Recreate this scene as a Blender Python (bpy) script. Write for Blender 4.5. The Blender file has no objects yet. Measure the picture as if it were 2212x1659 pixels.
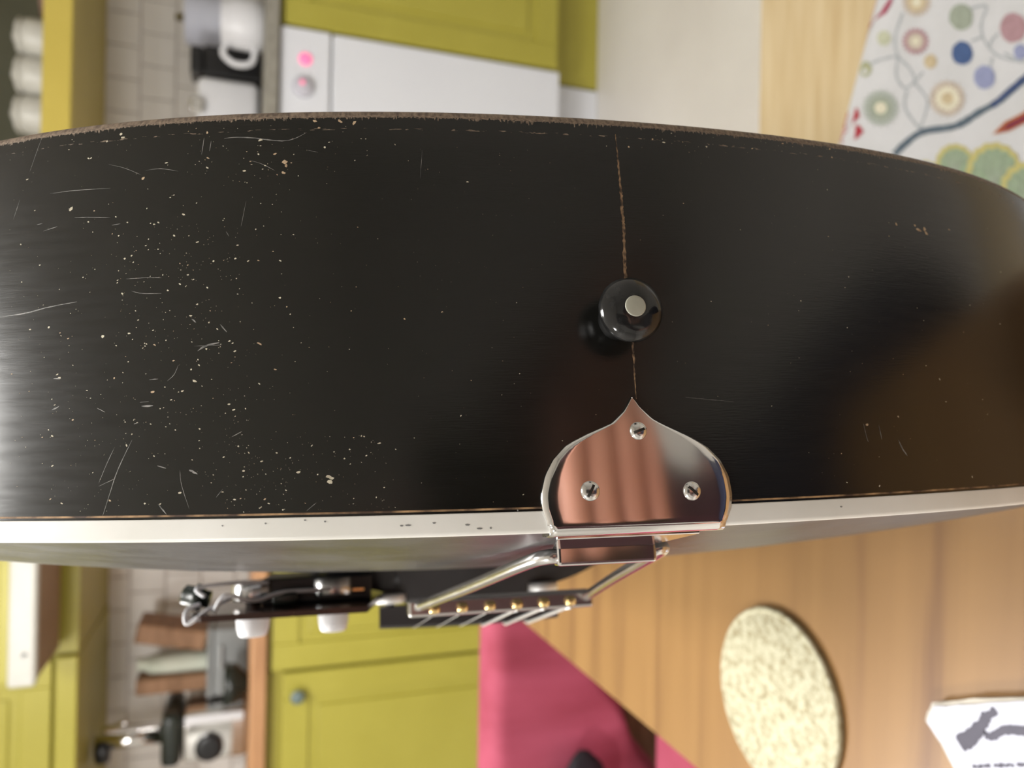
import bpy, bmesh, math, random
import numpy as np
from mathutils import Matrix, Vector

random.seed(7)
RNG = np.random.RandomState(11)
SC = bpy.context.scene
COL = SC.collection

# ------------------------------------------------------------------ camera
F, CX, CY = 1640.0, 1106.0, 829.5          # focal length and centre in photo pixels (2212 x 1659)
PITCH, ROLL, ZC = math.radians(19.5), 0.02, 0.973
dn = np.array([math.cos(PITCH), math.cos(PITCH) * ROLL, math.sin(PITCH)]); dn /= np.linalg.norm(dn)
xw = -(np.array([0, 1, 0]) - dn[1] * dn); xw /= np.linalg.norm(xw)
zw = -dn
yw = np.cross(zw, xw)
MW = np.stack([xw, yw, zw])                # photo axes (right, down, forward) -> world
CAMP = np.array([0, 0, ZC])
def ray(px, py): return MW @ np.array([(px - CX) / F, (py - CY) / F, 1.0])
def at_y(px, py, y): r = ray(px, py); return CAMP + r * (y / r[1])
def at_z(px, py, z): r = ray(px, py); return CAMP + r * ((z - ZC) / r[2])

cam_data = bpy.data.cameras.new('camera')
cam = bpy.data.objects.new('camera', cam_data); COL.objects.link(cam)
ai, aj, ak = MW[:, 0], MW[:, 1], MW[:, 2]
mw = Matrix.Identity(4)
for r in range(3):
    mw[r][0], mw[r][1], mw[r][2], mw[r][3] = ai[r], -aj[r], -ak[r], CAMP[r]
cam.matrix_world = mw
cam_data.sensor_width = 36.0
cam_data.lens = F / 2212 * 36
cam_data.clip_start = 0.01
cam_data.clip_end = 30
cam_data.dof.use_dof = True
cam_data.dof.focus_distance = 0.148
cam_data.dof.aperture_fstop = 15.5
SC.camera = cam

# ------------------------------------------------------------------ world, exposure
w = bpy.data.worlds.new('room_air'); SC.world = w; w.use_nodes = True
w.node_tree.nodes['Background'].inputs[0].default_value = (0.9, 0.93, 1.0, 1)
w.node_tree.nodes['Background'].inputs[1].default_value = 0.05
SC.view_settings.view_transform = 'Standard'
SC.view_settings.look = 'None'
SC.view_settings.gamma = 1.0
SC.view_settings.use_curve_mapping = False
SC.view_settings.exposure = 0.42
LAMP_POS = (-0.66, 0.70, 1.52)             # glass pendant hanging left of the guitar
LAMP_POWER, LAMP2_POWER, FILL_LAMP_POWER = 28.0, 20.0, 24.0
FILL_LAMP_POS = (-1.5, -0.9, 2.36)             # added unseen lamp, brightens the binding and side from behind left
LAMP2_POS = (0.06, 0.42, 2.36)           # ceiling lamp over the guitar

# ------------------------------------------------------------------ materials
MATS = {}
def srgb(r, g, b):
    def c(v):
        v = v / 255.0
        return v / 12.92 if v <= 0.04045 else ((v + 0.055) / 1.055) ** 2.4
    return (c(r), c(g), c(b), 1)
def nd(nt, kind, **kw):
    n = nt.nodes.new(kind)
    for k, v in kw.items(): setattr(n, k, v)
    return n
def mat(name, col, rough=0.5, metal=0.0, col2=None, scale=8.0, stretch=(1, 1, 1), mix=(0.35, 0.65), bump=0.0, bscale=None,
        spec=0.5, emit=None, estr=0.0, coat=0.0, sheen=0.0, detail=4.0, trans=0.0, rough_var=0.0):
    if name in MATS: return MATS[name]
    m = bpy.data.materials.new(name); m.use_nodes = True
    nt = m.node_tree; b = nt.nodes['Principled BSDF']
    b.inputs['Base Color'].default_value = col
    b.inputs['Roughness'].default_value = rough
    b.inputs['Metallic'].default_value = metal
    b.inputs['Specular IOR Level'].default_value = spec
    b.inputs['Coat Weight'].default_value = coat
    b.inputs['Coat Roughness'].default_value = 0.1
    b.inputs['Transmission Weight'].default_value = trans
    if sheen:
        b.inputs['Sheen Weight'].default_value = sheen
        b.inputs['Sheen Tint'].default_value = col
    if emit:
        b.inputs['Emission Color'].default_value = emit
        b.inputs['Emission Strength'].default_value = estr
    tc = nd(nt, 'ShaderNodeTexCoord'); mp = nd(nt, 'ShaderNodeMapping')
    mp.inputs['Scale'].default_value = stretch
    nt.links.new(tc.outputs['Object'], mp.inputs['Vector'])
    no = nd(nt, 'ShaderNodeTexNoise'); no.inputs['Scale'].default_value = scale; no.inputs['Detail'].default_value = detail
    nt.links.new(mp.outputs[0], no.inputs['Vector'])
    if col2:
        cr = nd(nt, 'ShaderNodeValToRGB')
        cr.color_ramp.elements[0].position = mix[0]; cr.color_ramp.elements[0].color = col
        cr.color_ramp.elements[1].position = mix[1]; cr.color_ramp.elements[1].color = col2
        nt.links.new(no.outputs['Fac'], cr.inputs[0]); nt.links.new(cr.outputs[0], b.inputs['Base Color'])
    if rough_var:
        ma = nd(nt, 'ShaderNodeMath', operation='MULTIPLY_ADD')
        nt.links.new(no.outputs['Fac'], ma.inputs[0]); ma.inputs[1].default_value = rough_var; ma.inputs[2].default_value = rough - rough_var / 2
        nt.links.new(ma.outputs[0], b.inputs['Roughness'])
    if bump:
        n2 = nd(nt, 'ShaderNodeTexNoise'); n2.inputs['Scale'].default_value = bscale or scale; n2.inputs['Detail'].default_value = 3
        nt.links.new(mp.outputs[0], n2.inputs['Vector'])
        bp = nd(nt, 'ShaderNodeBump'); bp.inputs['Strength'].default_value = bump; bp.inputs['Distance'].default_value = 0.002
        nt.links.new(n2.outputs['Fac'], bp.inputs['Height']); nt.links.new(bp.outputs[0], b.inputs['Normal'])
    MATS[name] = m
    return m

YEL, YEL2 = srgb(174, 165, 68), srgb(168, 159, 62)
m_yellow = mat('yellow_paint', YEL, 0.42, col2=YEL2, scale=5, bump=0.03, bscale=60)
m_yellow_shelf = mat('warm_yellow_paint', srgb(204, 184, 88), 0.42, col2=srgb(198, 178, 82), scale=5)
m_wall = mat('cream_wall_paint', srgb(206, 204, 200), 0.85, col2=srgb(200, 198, 194), scale=3, bump=0.1, bscale=120)
m_ceil = mat('white_ceiling_paint', srgb(232, 230, 224), 0.9, bump=0.05, bscale=90)
m_floor = mat('pale_vinyl', srgb(222, 218, 212), 0.45, col2=srgb(214, 209, 203), scale=3, bump=0.03)
m_tile = mat('glazed_tile', srgb(240, 236, 232), 0.22, col2=srgb(233, 228, 223), scale=4, bump=0.04, bscale=14)
m_grout = mat('grout', srgb(204, 194, 188), 0.9, bump=0.1, bscale=200)
m_white = mat('white_enamel', srgb(226, 228, 234), 0.28, col2=srgb(221, 223, 230), scale=2)
m_white_plastic = mat('white_plastic', srgb(228, 228, 232), 0.35, col2=srgb(222, 222, 226), scale=12)
m_greytop = mat('grey_worktop', srgb(150, 146, 136), 0.4, col2=srgb(135, 131, 122), scale=40)
m_woodtop = mat('oak_worktop', srgb(190, 142, 100), 0.45, col2=srgb(168, 122, 84), scale=6, stretch=(1, 8, 8))
m_dark = mat('dark_gap', srgb(40, 34, 26), 0.8, col2=srgb(34, 28, 22), scale=10)
m_black_plastic = mat('black_plastic', srgb(22, 22, 24), 0.35, col2=srgb(28, 28, 30), scale=20)
m_chrome = mat('chrome', (0.80, 0.79, 0.78, 1), 0.10, 1.0, rough_var=0.06, scale=25)
m_steel = mat('dull_steel', (0.55, 0.55, 0.56, 1), 0.32, 1.0, rough_var=0.15, scale=30)
m_wheel = mat('brushed_nickel', (.86, .86, .87, 1), .5, 1.0, rough_var=.1, scale=120)
m_brass = mat('brass', (0.9, 0.66, 0.3, 1), 0.18, 1.0, rough_var=0.08, scale=80)
m_board = mat('brown_board', srgb(160, 120, 88), 0.6, col2=srgb(132, 96, 66), scale=12, stretch=(1, 1, 5), bump=0.1)
m_bag = mat('pale_green_paper', srgb(222, 226, 212), 0.7, col2=srgb(204, 210, 194), scale=9, bump=0.3, bscale=18)
m_greymetal = mat('grey_metal', srgb(150, 152, 152), 0.4, 0.3, col2=srgb(135, 138, 138), scale=6)
m_darkgreen = mat('dark_green_glaze', srgb(38, 44, 38), 0.25, col2=srgb(28, 33, 29), scale=10)
m_hood_under = mat('hood_under_shade', srgb(150, 122, 96), 0.6, col2=srgb(138, 110, 84), scale=7)  # white underside; its shade and wood reflection are painted in as brown
m_hood_white = mat('ivory_plastic', srgb(196, 194, 186), .4, col2=srgb(190, 188, 180), scale=10)
m_knob_blue = mat('blue_grey_knob', srgb(112, 128, 128), 0.35, col2=srgb(100, 116, 116), scale=30)
m_red_light = mat('red_light', srgb(230, 90, 130), 0.4, emit=srgb(255, 130, 175), estr=0.6)
m_pinkgrey = mat('grey_dial', srgb(196, 194, 204), 0.35, col2=srgb(188, 186, 196), scale=30)
m_cupback = mat('shaded_cupboard_back', srgb(96, 96, 80), 0.7, col2=srgb(88, 88, 72), scale=5)  # dark olive stands for the shade inside the open cupboard
m_jar = mat('cream_jar_glaze', srgb(214, 212, 204), 0.35, col2=srgb(200, 198, 190), scale=14)
m_bowl = mat('brown_bowl_glaze', srgb(150, 120, 108), 0.3, col2=srgb(110, 84, 74), scale=14)
m_paper = mat('white_paper', srgb(198, 200, 212), 0.75, col2=srgb(192, 194, 208), scale=10, bump=0.05, bscale=60)
m_ink = mat('grey_ink', srgb(74, 72, 84), 0.7, col2=srgb(84, 82, 94), scale=60)
m_pages = mat('page_edges', srgb(190, 184, 172), 0.8, col2=srgb(170, 164, 154), scale=40, stretch=(1, 1, 20))
m_pine = mat('pine', srgb(190, 172, 138), 0.5, col2=srgb(174, 152, 114), scale=5, stretch=(1.2, 14, 14), mix=(0.3, 0.7), bump=0.06)
m_cloth = mat('white_cotton', srgb(196, 196, 198), 0.9, col2=srgb(189, 189, 190), scale=25, bump=0.35, bscale=500)
m_straw = mat('bleached_straw', srgb(188, 184, 158), 0.7, col2=srgb(140, 128, 94), scale=210, mix=(0.42, 0.72), bump=0.3, bscale=300)
m_black_cloth = mat('black_cloth', srgb(20, 16, 22), 0.9, col2=srgb(30, 24, 32), scale=30, bump=0.2)
m_velvet = mat('crimson_velvet', srgb(164, 74, 96), 0.85, col2=srgb(142, 54, 72), scale=5, stretch=(4, 4, 0.8), mix=(0.3, 0.7), sheen=0.6, bump=0.15, bscale=60)

def wood_table():
    m = bpy.data.materials.new('table_veneer'); m.use_nodes = True
    nt = m.node_tree; b = nt.nodes['Principled BSDF']
    tc = nd(nt, 'ShaderNodeTexCoord'); mp = nd(nt, 'ShaderNodeMapping')
    mp.inputs['Scale'].default_value = (2.0, 40, 10)
    mp.inputs['Rotation'].default_value = (0, 0, 0.1)
    nt.links.new(tc.outputs['Object'], mp.inputs[0])
    n1 = nd(nt, 'ShaderNodeTexNoise'); n1.inputs['Scale'].default_value = 1.0; n1.inputs['Detail'].default_value = 6; n1.inputs['Distortion'].default_value = 0.5
    nt.links.new(mp.outputs[0], n1.inputs[0])
    cr = nd(nt, 'ShaderNodeValToRGB')
    els = cr.color_ramp.elements
    els[0].position = 0.28; els[0].color = srgb(112, 79, 50)
    els[1].position = 0.72; els[1].color = srgb(145, 110, 68)
    e = els.new(0.45); e.color = srgb(135, 101, 62)
    nt.links.new(n1.outputs['Fac'], cr.inputs[0]); nt.links.new(cr.outputs[0], b.inputs['Base Color'])
    b.inputs['Roughness'].default_value = 0.38
    MATS['table_veneer'] = m
    return m
m_table = wood_table()

# ------------------------------------------------------------------ mesh helpers
ORIG = {}
def root_loc(p):
    while p is not None:
        if p.name in ORIG: return ORIG[p.name]
        p = p.parent
    return np.zeros(3)
def obj(name, verts, faces, m, parent=None, smooth=False, uv=None, mats=None, fmat=None):
    o_ = root_loc(parent)
    me = bpy.data.meshes.new(name)
    me.from_pydata([tuple(np.asarray(v, float) - o_) for v in verts], [], [tuple(int(i) for i in f) for f in faces])
    for mm in (mats or [m]): me.materials.append(mm)
    if fmat is not None: me.polygons.foreach_set('material_index', fmat)
    if smooth: me.polygons.foreach_set('use_smooth', [True] * len(me.polygons))
    if uv is not None:
        l = me.uv_layers.new(name='UVMap')
        for lp in me.loops: l.data[lp.index].uv = uv[lp.vertex_index]
    me.update()
    o = bpy.data.objects.new(name, me); COL.objects.link(o)
    if parent is not None: o.parent = parent
    return o
def recalc(o):
    bm = bmesh.new(); bm.from_mesh(o.data); bmesh.ops.recalc_face_normals(bm, faces=bm.faces); bm.to_mesh(o.data); bm.free()
    return o
def thing(name, label, cat, loc, group=None):
    o = bpy.data.objects.new(name, None); COL.objects.link(o)
    o.empty_display_size = 0.05
    o.location = loc; ORIG[o.name] = np.array(loc, float)
    tag(o, label, cat, group)
    return o
def tag(o, label, cat, group=None):
    o['label'] = label; o['category'] = cat
    if group: o['group'] = group
    return o
def struct(o): o['kind'] = 'structure'; return o
BOXF = [(0, 3, 2, 1), (4, 5, 6, 7), (0, 1, 5, 4), (1, 2, 6, 5), (2, 3, 7, 6), (3, 0, 4, 7)]
def boxv(x0, x1, y0, y1, z0, z1):
    return [(x0, y0, z0), (x1, y0, z0), (x1, y1, z0), (x0, y1, z0), (x0, y0, z1), (x1, y0, z1), (x1, y1, z1), (x0, y1, z1)]
def bevel_mesh(verts, faces, off, seg):
    bm = bmesh.new()
    vs = [bm.verts.new(v) for v in verts]
    for f in faces: bm.faces.new([vs[i] for i in f])
    bmesh.ops.recalc_face_normals(bm, faces=bm.faces)
    if off > 0: bmesh.ops.bevel(bm, geom=list(bm.edges), offset=off, segments=seg, affect='EDGES', profile=0.5)
    bm.verts.index_update()
    V = [tuple(v.co) for v in bm.verts]; Fc = [[v.index for v in f.verts] for f in bm.faces]
    bm.free()
    return V, Fc
def box(name, x0, x1, y0, y1, z0, z1, m, parent=None, bev=0.0, seg=2, rot=None, smooth=False):
    V, Fc = bevel_mesh(boxv(x0, x1, y0, y1, z0, z1), BOXF, bev, seg)
    if rot:   # (axis, angle) about the box centre
        c = Vector(((x0 + x1) / 2, (y0 + y1) / 2, (z0 + z1) / 2))
        R = Matrix.Rotation(rot[1], 3, rot[0])
        V = [tuple(R @ (Vector(v) - c) + c) for v in V]
    return obj(name, V, Fc, m, parent, smooth)
def frame_of(t):
    t = Vector(t).normalized()
    a = Vector((0, 0, 1)) if abs(t.z) < 0.9 else Vector((1, 0, 0))
    u = t.cross(a).normalized(); v = t.cross(u)
    return np.array(u), np.array(v)
def tube_geo(path, r, n=10, flat=1.0):
    path = [np.array(p, float) for p in path]
    V, Fc = [], []
    u0 = None
    for i, p in enumerate(path):
        t = path[min(i + 1, len(path) - 1)] - path[max(i - 1, 0)]
        if u0 is None: u, v = frame_of(t)
        else:
            tn = t / np.linalg.norm(t)
            u = u0 - tn * np.dot(u0, tn); u /= np.linalg.norm(u); v = np.cross(tn, u)
        u0 = u
        rr = r[i] if hasattr(r, '__len__') else r
        for k in range(n):
            a = 2 * math.pi * k / n
            V.append(p + u * rr * math.cos(a) + v * rr * flat * math.sin(a))
    for i in range(len(path) - 1):
        for k in range(n):
            a = i * n + k; b = i * n + (k + 1) % n
            Fc.append((a, b, b + n, a + n))
    Fc.append(tuple(range(n - 1, -1, -1))); Fc.append(tuple(range(len(V) - n, len(V))))
    return V, Fc
def tube(name, path, r, m, parent=None, n=10, flat=1.0):
    V, Fc = tube_geo(path, r, n, flat)
    return recalc(obj(name, V, Fc, m, parent, True))
def lathe_geo(prof, c, axis=(0, 0, 1), n=32):
    ax = np.array(axis, float); ax /= np.linalg.norm(ax)
    u, v = frame_of(ax); c = np.array(c, float)
    V, Fc = [], []
    for (r, h) in prof:
        for k in range(n):
            a = 2 * math.pi * k / n
            V.append(c + ax * h + (u * math.cos(a) + v * math.sin(a)) * max(r, 1e-6))
    for i in range(len(prof) - 1):
        for k in range(n):
            a = i * n + k; b = i * n + (k + 1) % n
            Fc.append((a, b, b + n, a + n))
    Fc.append(tuple(range(n - 1, -1, -1))); Fc.append(tuple(range(len(V) - n, len(V))))
    return V, Fc
def lathe(name, prof, c, m, parent=None, axis=(0, 0, 1), n=32):
    V, Fc = lathe_geo(prof, c, axis, n)
    return recalc(obj(name, V, Fc, m, parent, True))
def catmull(pts, sub=8):
    P = [np.array(p, float) for p in pts]; out = []
    for i in range(len(P) - 1):
        p0 = P[max(i - 1, 0)]; p1 = P[i]; p2 = P[i + 1]; p3 = P[min(i + 2, len(P) - 1)]
        for k in range(sub):
            t = k / sub
            out.append(0.5 * (2 * p1 + (p2 - p0) * t + (2 * p0 - 5 * p1 + 4 * p2 - p3) * t * t + (3 * p1 - p0 - 3 * p2 + p3) * t ** 3))
    out.append(P[-1]); return out
def join(parts):
    V, Fc = [], []
    for v, f in parts:
        o = len(V); V += list(v); Fc += [[i + o for i in q] for q in f]
    return V, Fc

# ------------------------------------------------------------------ room shell
TABLE_Z = 0.69
CT = 0.945                                  # worktop height
YF, YW = 1.95, 2.55                         # cabinet fronts, tiled wall
X0, X1, YB = -2.3, 1.9, -2.4
struct(box('floor', X0, X1, YB, YW + 0.1, -0.06, 0.0, m_floor))
struct(box('ceiling', X0, X1, YB, YW + 0.1, 2.45, 2.5, m_ceil))
wall = struct(box('wall_back', X0, X1, YW, YW + 0.1, 0.0, 2.45, m_grout))
struct(box('wall_left', X0 - 0.1, X0, YB, YW + 0.1, 0.0, 2.45, m_wall))
struct(box('wall_right', X1, X1 + 0.1, YB, YW + 0.1, 0.0, 2.45, m_wall))
struct(box('wall_front', X0, X1, YB - 0.1, YB, 0.0, 2.45, m_wall))
# tiled splashback: running bond of 97 mm tiles, each one an object under the wall
tv, tf = bevel_mesh(boxv(0, 0.097, -0.007, 0.003, 0, 0.097), BOXF, 0.0025, 1)
tile_me = bpy.data.meshes.new('tile'); tile_me.from_pydata(tv, [], tf); tile_me.materials.append(m_tile)
for row in range(5):
    zt = 1.386 - 0.1 * (row + 1)
    for c in range(28):
        x = -1.42 + 0.1 * c + (0.05 if row % 2 else 0.0) + 0.035
        t = bpy.data.objects.new('tile', tile_me); COL.objects.link(t)
        t.parent = wall
        t.location = (x, YW, zt)

# ------------------------------------------------------------------ fitted kitchen
def door_geo(x0, x1, z0, z1, yf, th=0.02, fr=0.06):
    # framed door: rails and stiles proud of a bevelled centre panel
    parts = [bevel_mesh(boxv(x0, x1, yf, yf + th, z0, z1), BOXF, 0.003, 1)]
    return parts
def cab_door(name, x0, x1, z0, z1, yf, m, parent, knob=None, fr=0.065):
    d = obj(name, *bevel_mesh(boxv(x0, x1, yf + 0.006, yf + 0.02, z0, z1), BOXF, 0.002, 1), m, parent)
    for nm, a in (('stile', (x0, x0 + fr, z0, z1)), ('stile', (x1 - fr, x1, z0, z1)),
                  ('rail', (x0 + fr, x1 - fr, z0, z0 + fr)), ('rail', (x0 + fr, x1 - fr, z1 - fr, z1))):
        obj(nm, *bevel_mesh(boxv(a[0], a[1], yf, yf + 0.007, a[2], a[3]), BOXF, 0.003, 2), m, d)
    if x1 - x0 > 2.6 * fr:
        obj('panel', *bevel_mesh(boxv(x0 + fr + .022, x1 - fr - .022, yf + 0.002, yf + 0.0075, z0 + fr + .022, z1 - fr - .022), BOXF, 0.0045, 2), m, d)
    if knob:
        lathe('knob', [(0.006, 0), (0.006, 0.012), (0.015, 0.016), (0.017, 0.024), (0.011, 0.029), (0.0, 0.03)], (knob[0], yf, knob[1]), m_knob_blue, d, (0, -1, 0), 20)
    return d
def base_cabinet(label, x0, x1, doors, z_top=0.905, z_door=0.895, group=None):
    t = thing('base_cabinet', label, 'cabinet', ((x0 + x1) / 2, (YF + YW) / 2, 0), group)
    box('body', x0 + 0.002, x1 - 0.002, YF + 0.022, YW - 0.01, 0.155, z_top, m_yellow, t, 0.001, 1)
    box('plinth', x0 + 0.002, x1 - 0.002, YF + 0.09, YF + 0.11, 0.0, 0.155, m_yellow, t, 0.001, 1)
    for a in doors: cab_door('door', a[0], a[1], 0.165, a[3] if len(a) > 3 else z_door, YF, m_yellow, t, a[2])
    return t
base_cabinet('yellow base cabinet with blue-grey knob at the far end of the wooden worktop', -1.55, -0.709, [(-1.545, -1.13, None, 0.868), (-1.125, -0.712, (-0.765, 0.833), 0.868)])
base_cabinet('yellow base cabinet with a knobless door under the wooden worktop', -0.707, -0.16, [(-0.704, -0.163, None)])
base_cabinet('yellow base cabinet between the dishwasher and the knobless cabinet', -0.158, 0.28, [(-0.155, 0.277, (-0.12, 0.83))])
base_cabinet('yellow base cabinet under the grey worktop beside the dishwasher', 0.889, 1.5, [(0.893, 1.496, (1.44, 0.83))])
# dishwasher
t = thing('dishwasher', 'white built-in dishwasher with red lamp and round dial', 'dishwasher', (0.585, 2.25, 0))
box('body', 0.285, 0.885, YF + 0.03, YW - 0.01, 0.15, 0.903, m_white, t, 0.002, 1)
box('control_panel', 0.286, 0.884, YF - 0.004, YF + 0.03, 0.782, 0.902, m_white, t, 0.004, 2)
box('door', 0.286, 0.884, YF, YF + 0.03, 0.158, 0.777, m_white, t, 0.004, 2)
box('plinth', 0.288, 0.884, YF + 0.085, YF + 0.1, 0.0, 0.15, m_white, t, 0.002, 1)
pa = at_y(660, 128, YF - 0.004); pb = at_y(655, 188, YF - 0.004)
lathe('indicator_light', [(0.016, 0), (0.016, 0.003), (0.012, 0.006), (0, 0.007)], pa, m_red_light, t, (0, -1, 0), 20)
dl = lathe('dial', [(0.026, 0), (0.025, 0.008), (0.02, 0.014), (0, 0.015)], pb, m_pinkgrey, t, (0, -1, 0), 24)
lathe('dial_mark', [(0.006, 0), (0.006, 0.001), (0, 0.0012)], pb + np.array([0.006, -0.0145, 0.003]), m_red_light, dl, (0, -1, 0), 12)
# worktops
tag(box('wooden_worktop', -1.55, 0.28, YF - 0.02, YW - 0.008, 0.906, CT, m_woodtop, None, 0.006, 3), 'oiled wooden worktop with a rounded front edge over yellow cabinets', 'worktop')
tag(box('grey_worktop', 0.2805, 1.5, YF - 0.02, YW - 0.008, 0.906, CT - 0.006, m_greytop, None, 0.003, 2), 'grey worktop running over the dishwasher and the yellow cabinet beside it', 'worktop')

# wall cupboards, open shelf, cooker hood
ZU = 1.392
YU = 2.08
t = thing('wall_cupboard', 'yellow closed wall cupboard hanging beside the cooker hood', 'cupboard', (-1.1, 2.3, 1.337))
box('body', -1.55, -0.665, YU + 0.021, YW - 0.008, 1.337, 2.1, m_yellow, t, 0.001, 1)
box('light_rail', -1.55, -0.665, YU, YU + 0.02, 1.337, 1.384, m_yellow, t, 0.003, 1)
cab_door('door', -1.547, -1.11, 1.392, 2.1, YU, m_yellow, t)
cab_door('door', -1.105, -0.668, 1.392, 2.1, YU, m_yellow, t)
t = thing('hood_cupboard', 'yellow wall cupboard above the white cooker hood', 'cupboard', (-0.36, 2.3, 1.34))
box('body', -0.662, -0.06, YU + 0.021, YW - 0.008, 1.34, 2.1, m_yellow, t, 0.001, 1)
cab_door('door', -0.66, -0.062, 1.46, 2.1, YU, m_yellow, t)
t = thing('cooker_hood', 'slim white cooker hood with pulled-out front strip and underside painted brown for shade', 'cooker hood', (-0.36, 2.2, 1.374))
box('front_strip', -0.646, -0.062, 1.842, 1.87, 1.374, 1.427, m_hood_white, t, 0.008, 3)
box('body', -0.64, -0.064, 1.868, 2.078, 1.382, 1.45, m_yellow, t, 0.002, 1)
box('shaded_underside', -0.636, -0.068, 1.872, 2.07, 1.375, 1.3815, m_hood_under, t, 0.001, 1)
pc = at_y(52, 1415, 1.842)
lathe('button', [(0.005, 0), (0.005, 0.003), (0, 0.0035)], pc, m_greymetal, t, (0, -1, 0), 14)
t = thing('open_shelf_cupboard', 'warm yellow open wall shelf holding cream jars above the tiles', 'shelf', (0.95, 2.3, 1.377))
box('bottom_board', 0.28, 1.5, YU + 0.019, YW - 0.008, 1.377, 1.398, m_yellow_shelf, t, 0.001, 1)
box('front_rail', 0.28, 1.5, YU, YU + 0.018, 1.377, 1.44, m_yellow_shelf, t, 0.003, 2)
box('back_panel', 0.28, 1.5, YW - 0.024, YW - 0.009, 1.4, 1.95, m_cupback, t, 0.001, 1)
for x in (0.28, 1.482): box('side_panel', x, x + 0.018, YU, YW - 0.025, 1.441, 1.95, m_yellow_shelf, t, 0.001, 1)
box('top_board', 0.28, 1.5, YU, YW - 0.008, 1.951, 1.97, m_yellow_shelf, t, 0.001, 1)
for i, (pyc, lab) in enumerate(((83, 'cream lidded jar on the yellow shelf, next to the brown bowl'), (165, 'cream lidded jar on the yellow shelf, between two other jars'),
                                (250, 'cream lidded jar on the yellow shelf, farthest from the brown bowl'))):
    p = at_y(60, pyc, 2.24); r = 0.050; q_ = 1.45
    z0 = 1.398
    t = thing('storage_jar', lab, 'jar', (p[0], 2.24, z0), 'cream jars on the open shelf')
    lathe('body', [(r * .8, 0), (r * .95, .004), (r, .02), (r, .07 * q_), (r * .95, .078 * q_), (r * .9, .08 * q_)], (p[0], 2.24, z0), m_jar, t, n=28)
    lathe('lid', [(r * .96, .1165), (r * .97, .126), (r * .8, .132), (.012, .134), (.012, .142), (0, .144)], (p[0], 2.24, z0), m_jar, t, n=28)
p = at_y(60, 8, 2.24)
tag(lathe('bowl', [(.02, 0), (.022, .006), (.05, .04), (.058, .075), (.055, .075), (.046, .04), (0.01, .012), (0, .012)], (p[0] + 0.01, 2.24, 1.398), m_bowl), 'small brown and grey bowl standing by the cream jars', 'bowl')

# --- things on the grey worktop
ZG = CT - 0.006
def px_box(name, x0, x1, y0, y1, Y, th, m, parent=None, zb=None, bev=0.004, rot=None, seg=2):
    a = at_y(x1, y1, Y); b = at_y(x0, y0, Y)
    return box(name, min(a[0], b[0]), max(a[0], b[0]), Y, Y + th, zb if zb is not None else min(a[2], b[2]), max(a[2], b[2]), m, parent, bev, seg, rot)
p = at_y(535, 70, 2.12)
t = thing('enamel_jug', 'white enamel jug with a looped handle on the grey worktop', 'jug', (p[0], 2.12, ZG))
c = (p[0] + 0.02, 2.12, ZG)
lathe('body', [(.055, 0), (.06, .003), (.066, .03), (.064, .07), (.056, .1), (.058, .105), (.055, .105), (.052, .1), (.058, .07), (.06, .03), (.05, .006), (0, .006)], c, m_white_plastic, t)
tube('handle', catmull([(c[0] - .055, 2.12, ZG + .09), (c[0] - .085, 2.12, ZG + .1), (c[0] - .108, 2.12, ZG + .07), (c[0] - .1, 2.12, ZG + .03), (c[0] - .062, 2.12, ZG + .02)], 6), .008, m_white_plastic, t)
t = thing('coffee_grinder', 'black upright coffee grinder behind the white enamel jug', 'grinder', (0.9, 2.3, ZG))
a = at_y(410, 155, 2.27); b = at_y(410, 90, 2.27)
box('body', a[0], b[0], 2.27, 2.37, ZG, a[2] - .035, m_black_plastic, t, .006)
box('hopper', a[0] + .004, b[0] - .004, 2.275, 2.365, a[2] - .034, a[2], m_black_plastic, t, .006)
box('switch', (a[0] + b[0]) / 2 - .008, (a[0] + b[0]) / 2 + .008, 2.266, 2.27, ZG + .05, ZG + .07, m_steel, t, .002)
a = at_y(400, 85, 2.36); b = at_y(400, -25, 2.36)
t = thing('paper_roll', 'white kitchen paper roll standing by the black coffee grinder', 'paper roll', ((a[0] + b[0]) / 2 + .015, 2.42, ZG))
rr = (b[0] - a[0]) / 2
lathe('roll', [(.02, .008), (rr * .97, .008), (rr, .012), (rr, a[2] - ZG), (rr * .97, a[2] - ZG + .004), (.02, a[2] - ZG + .004)], ((a[0] + b[0]) / 2 + .015, 2.42, ZG), m_paper, t)
lathe('holder', [(.07, 0), (.07, .006), (.012, .0075), (.012, a[2] - ZG + .03), (.0, a[2] - ZG + .034)], ((a[0] + b[0]) / 2 + .015, 2.42, ZG), m_steel, t)
a = at_y(400, 238, 2.3); b = at_y(400, 170, 2.3)
t = thing('toaster', 'white toaster with chrome end lever on the grey worktop', 'toaster', ((a[0] + b[0]) / 2, 2.35, ZG))
tx0, tx1 = a[0] - .1, b[0]
box('body', tx0, tx1, 2.25, 2.42, ZG + .006, ZG + .17, m_white_plastic, t, .022, 4, smooth=True)
box('base', tx0 + .01, tx1 - .01, 2.26, 2.41, ZG, ZG + .007, m_black_plastic, t, .002)
for yy in (2.3, 2.35): box('slot', tx0 + .03, tx1 - .03, yy, yy + .022, ZG + .165, ZG + .1705, m_black_plastic, t, .0)
pl = at_y(430, 222, 2.245)
box('lever', pl[0] - .028, pl[0] + .012, 2.232, 2.25, pl[2] - .012, pl[2] + .022, m_chrome, t, .006, 3)
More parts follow.
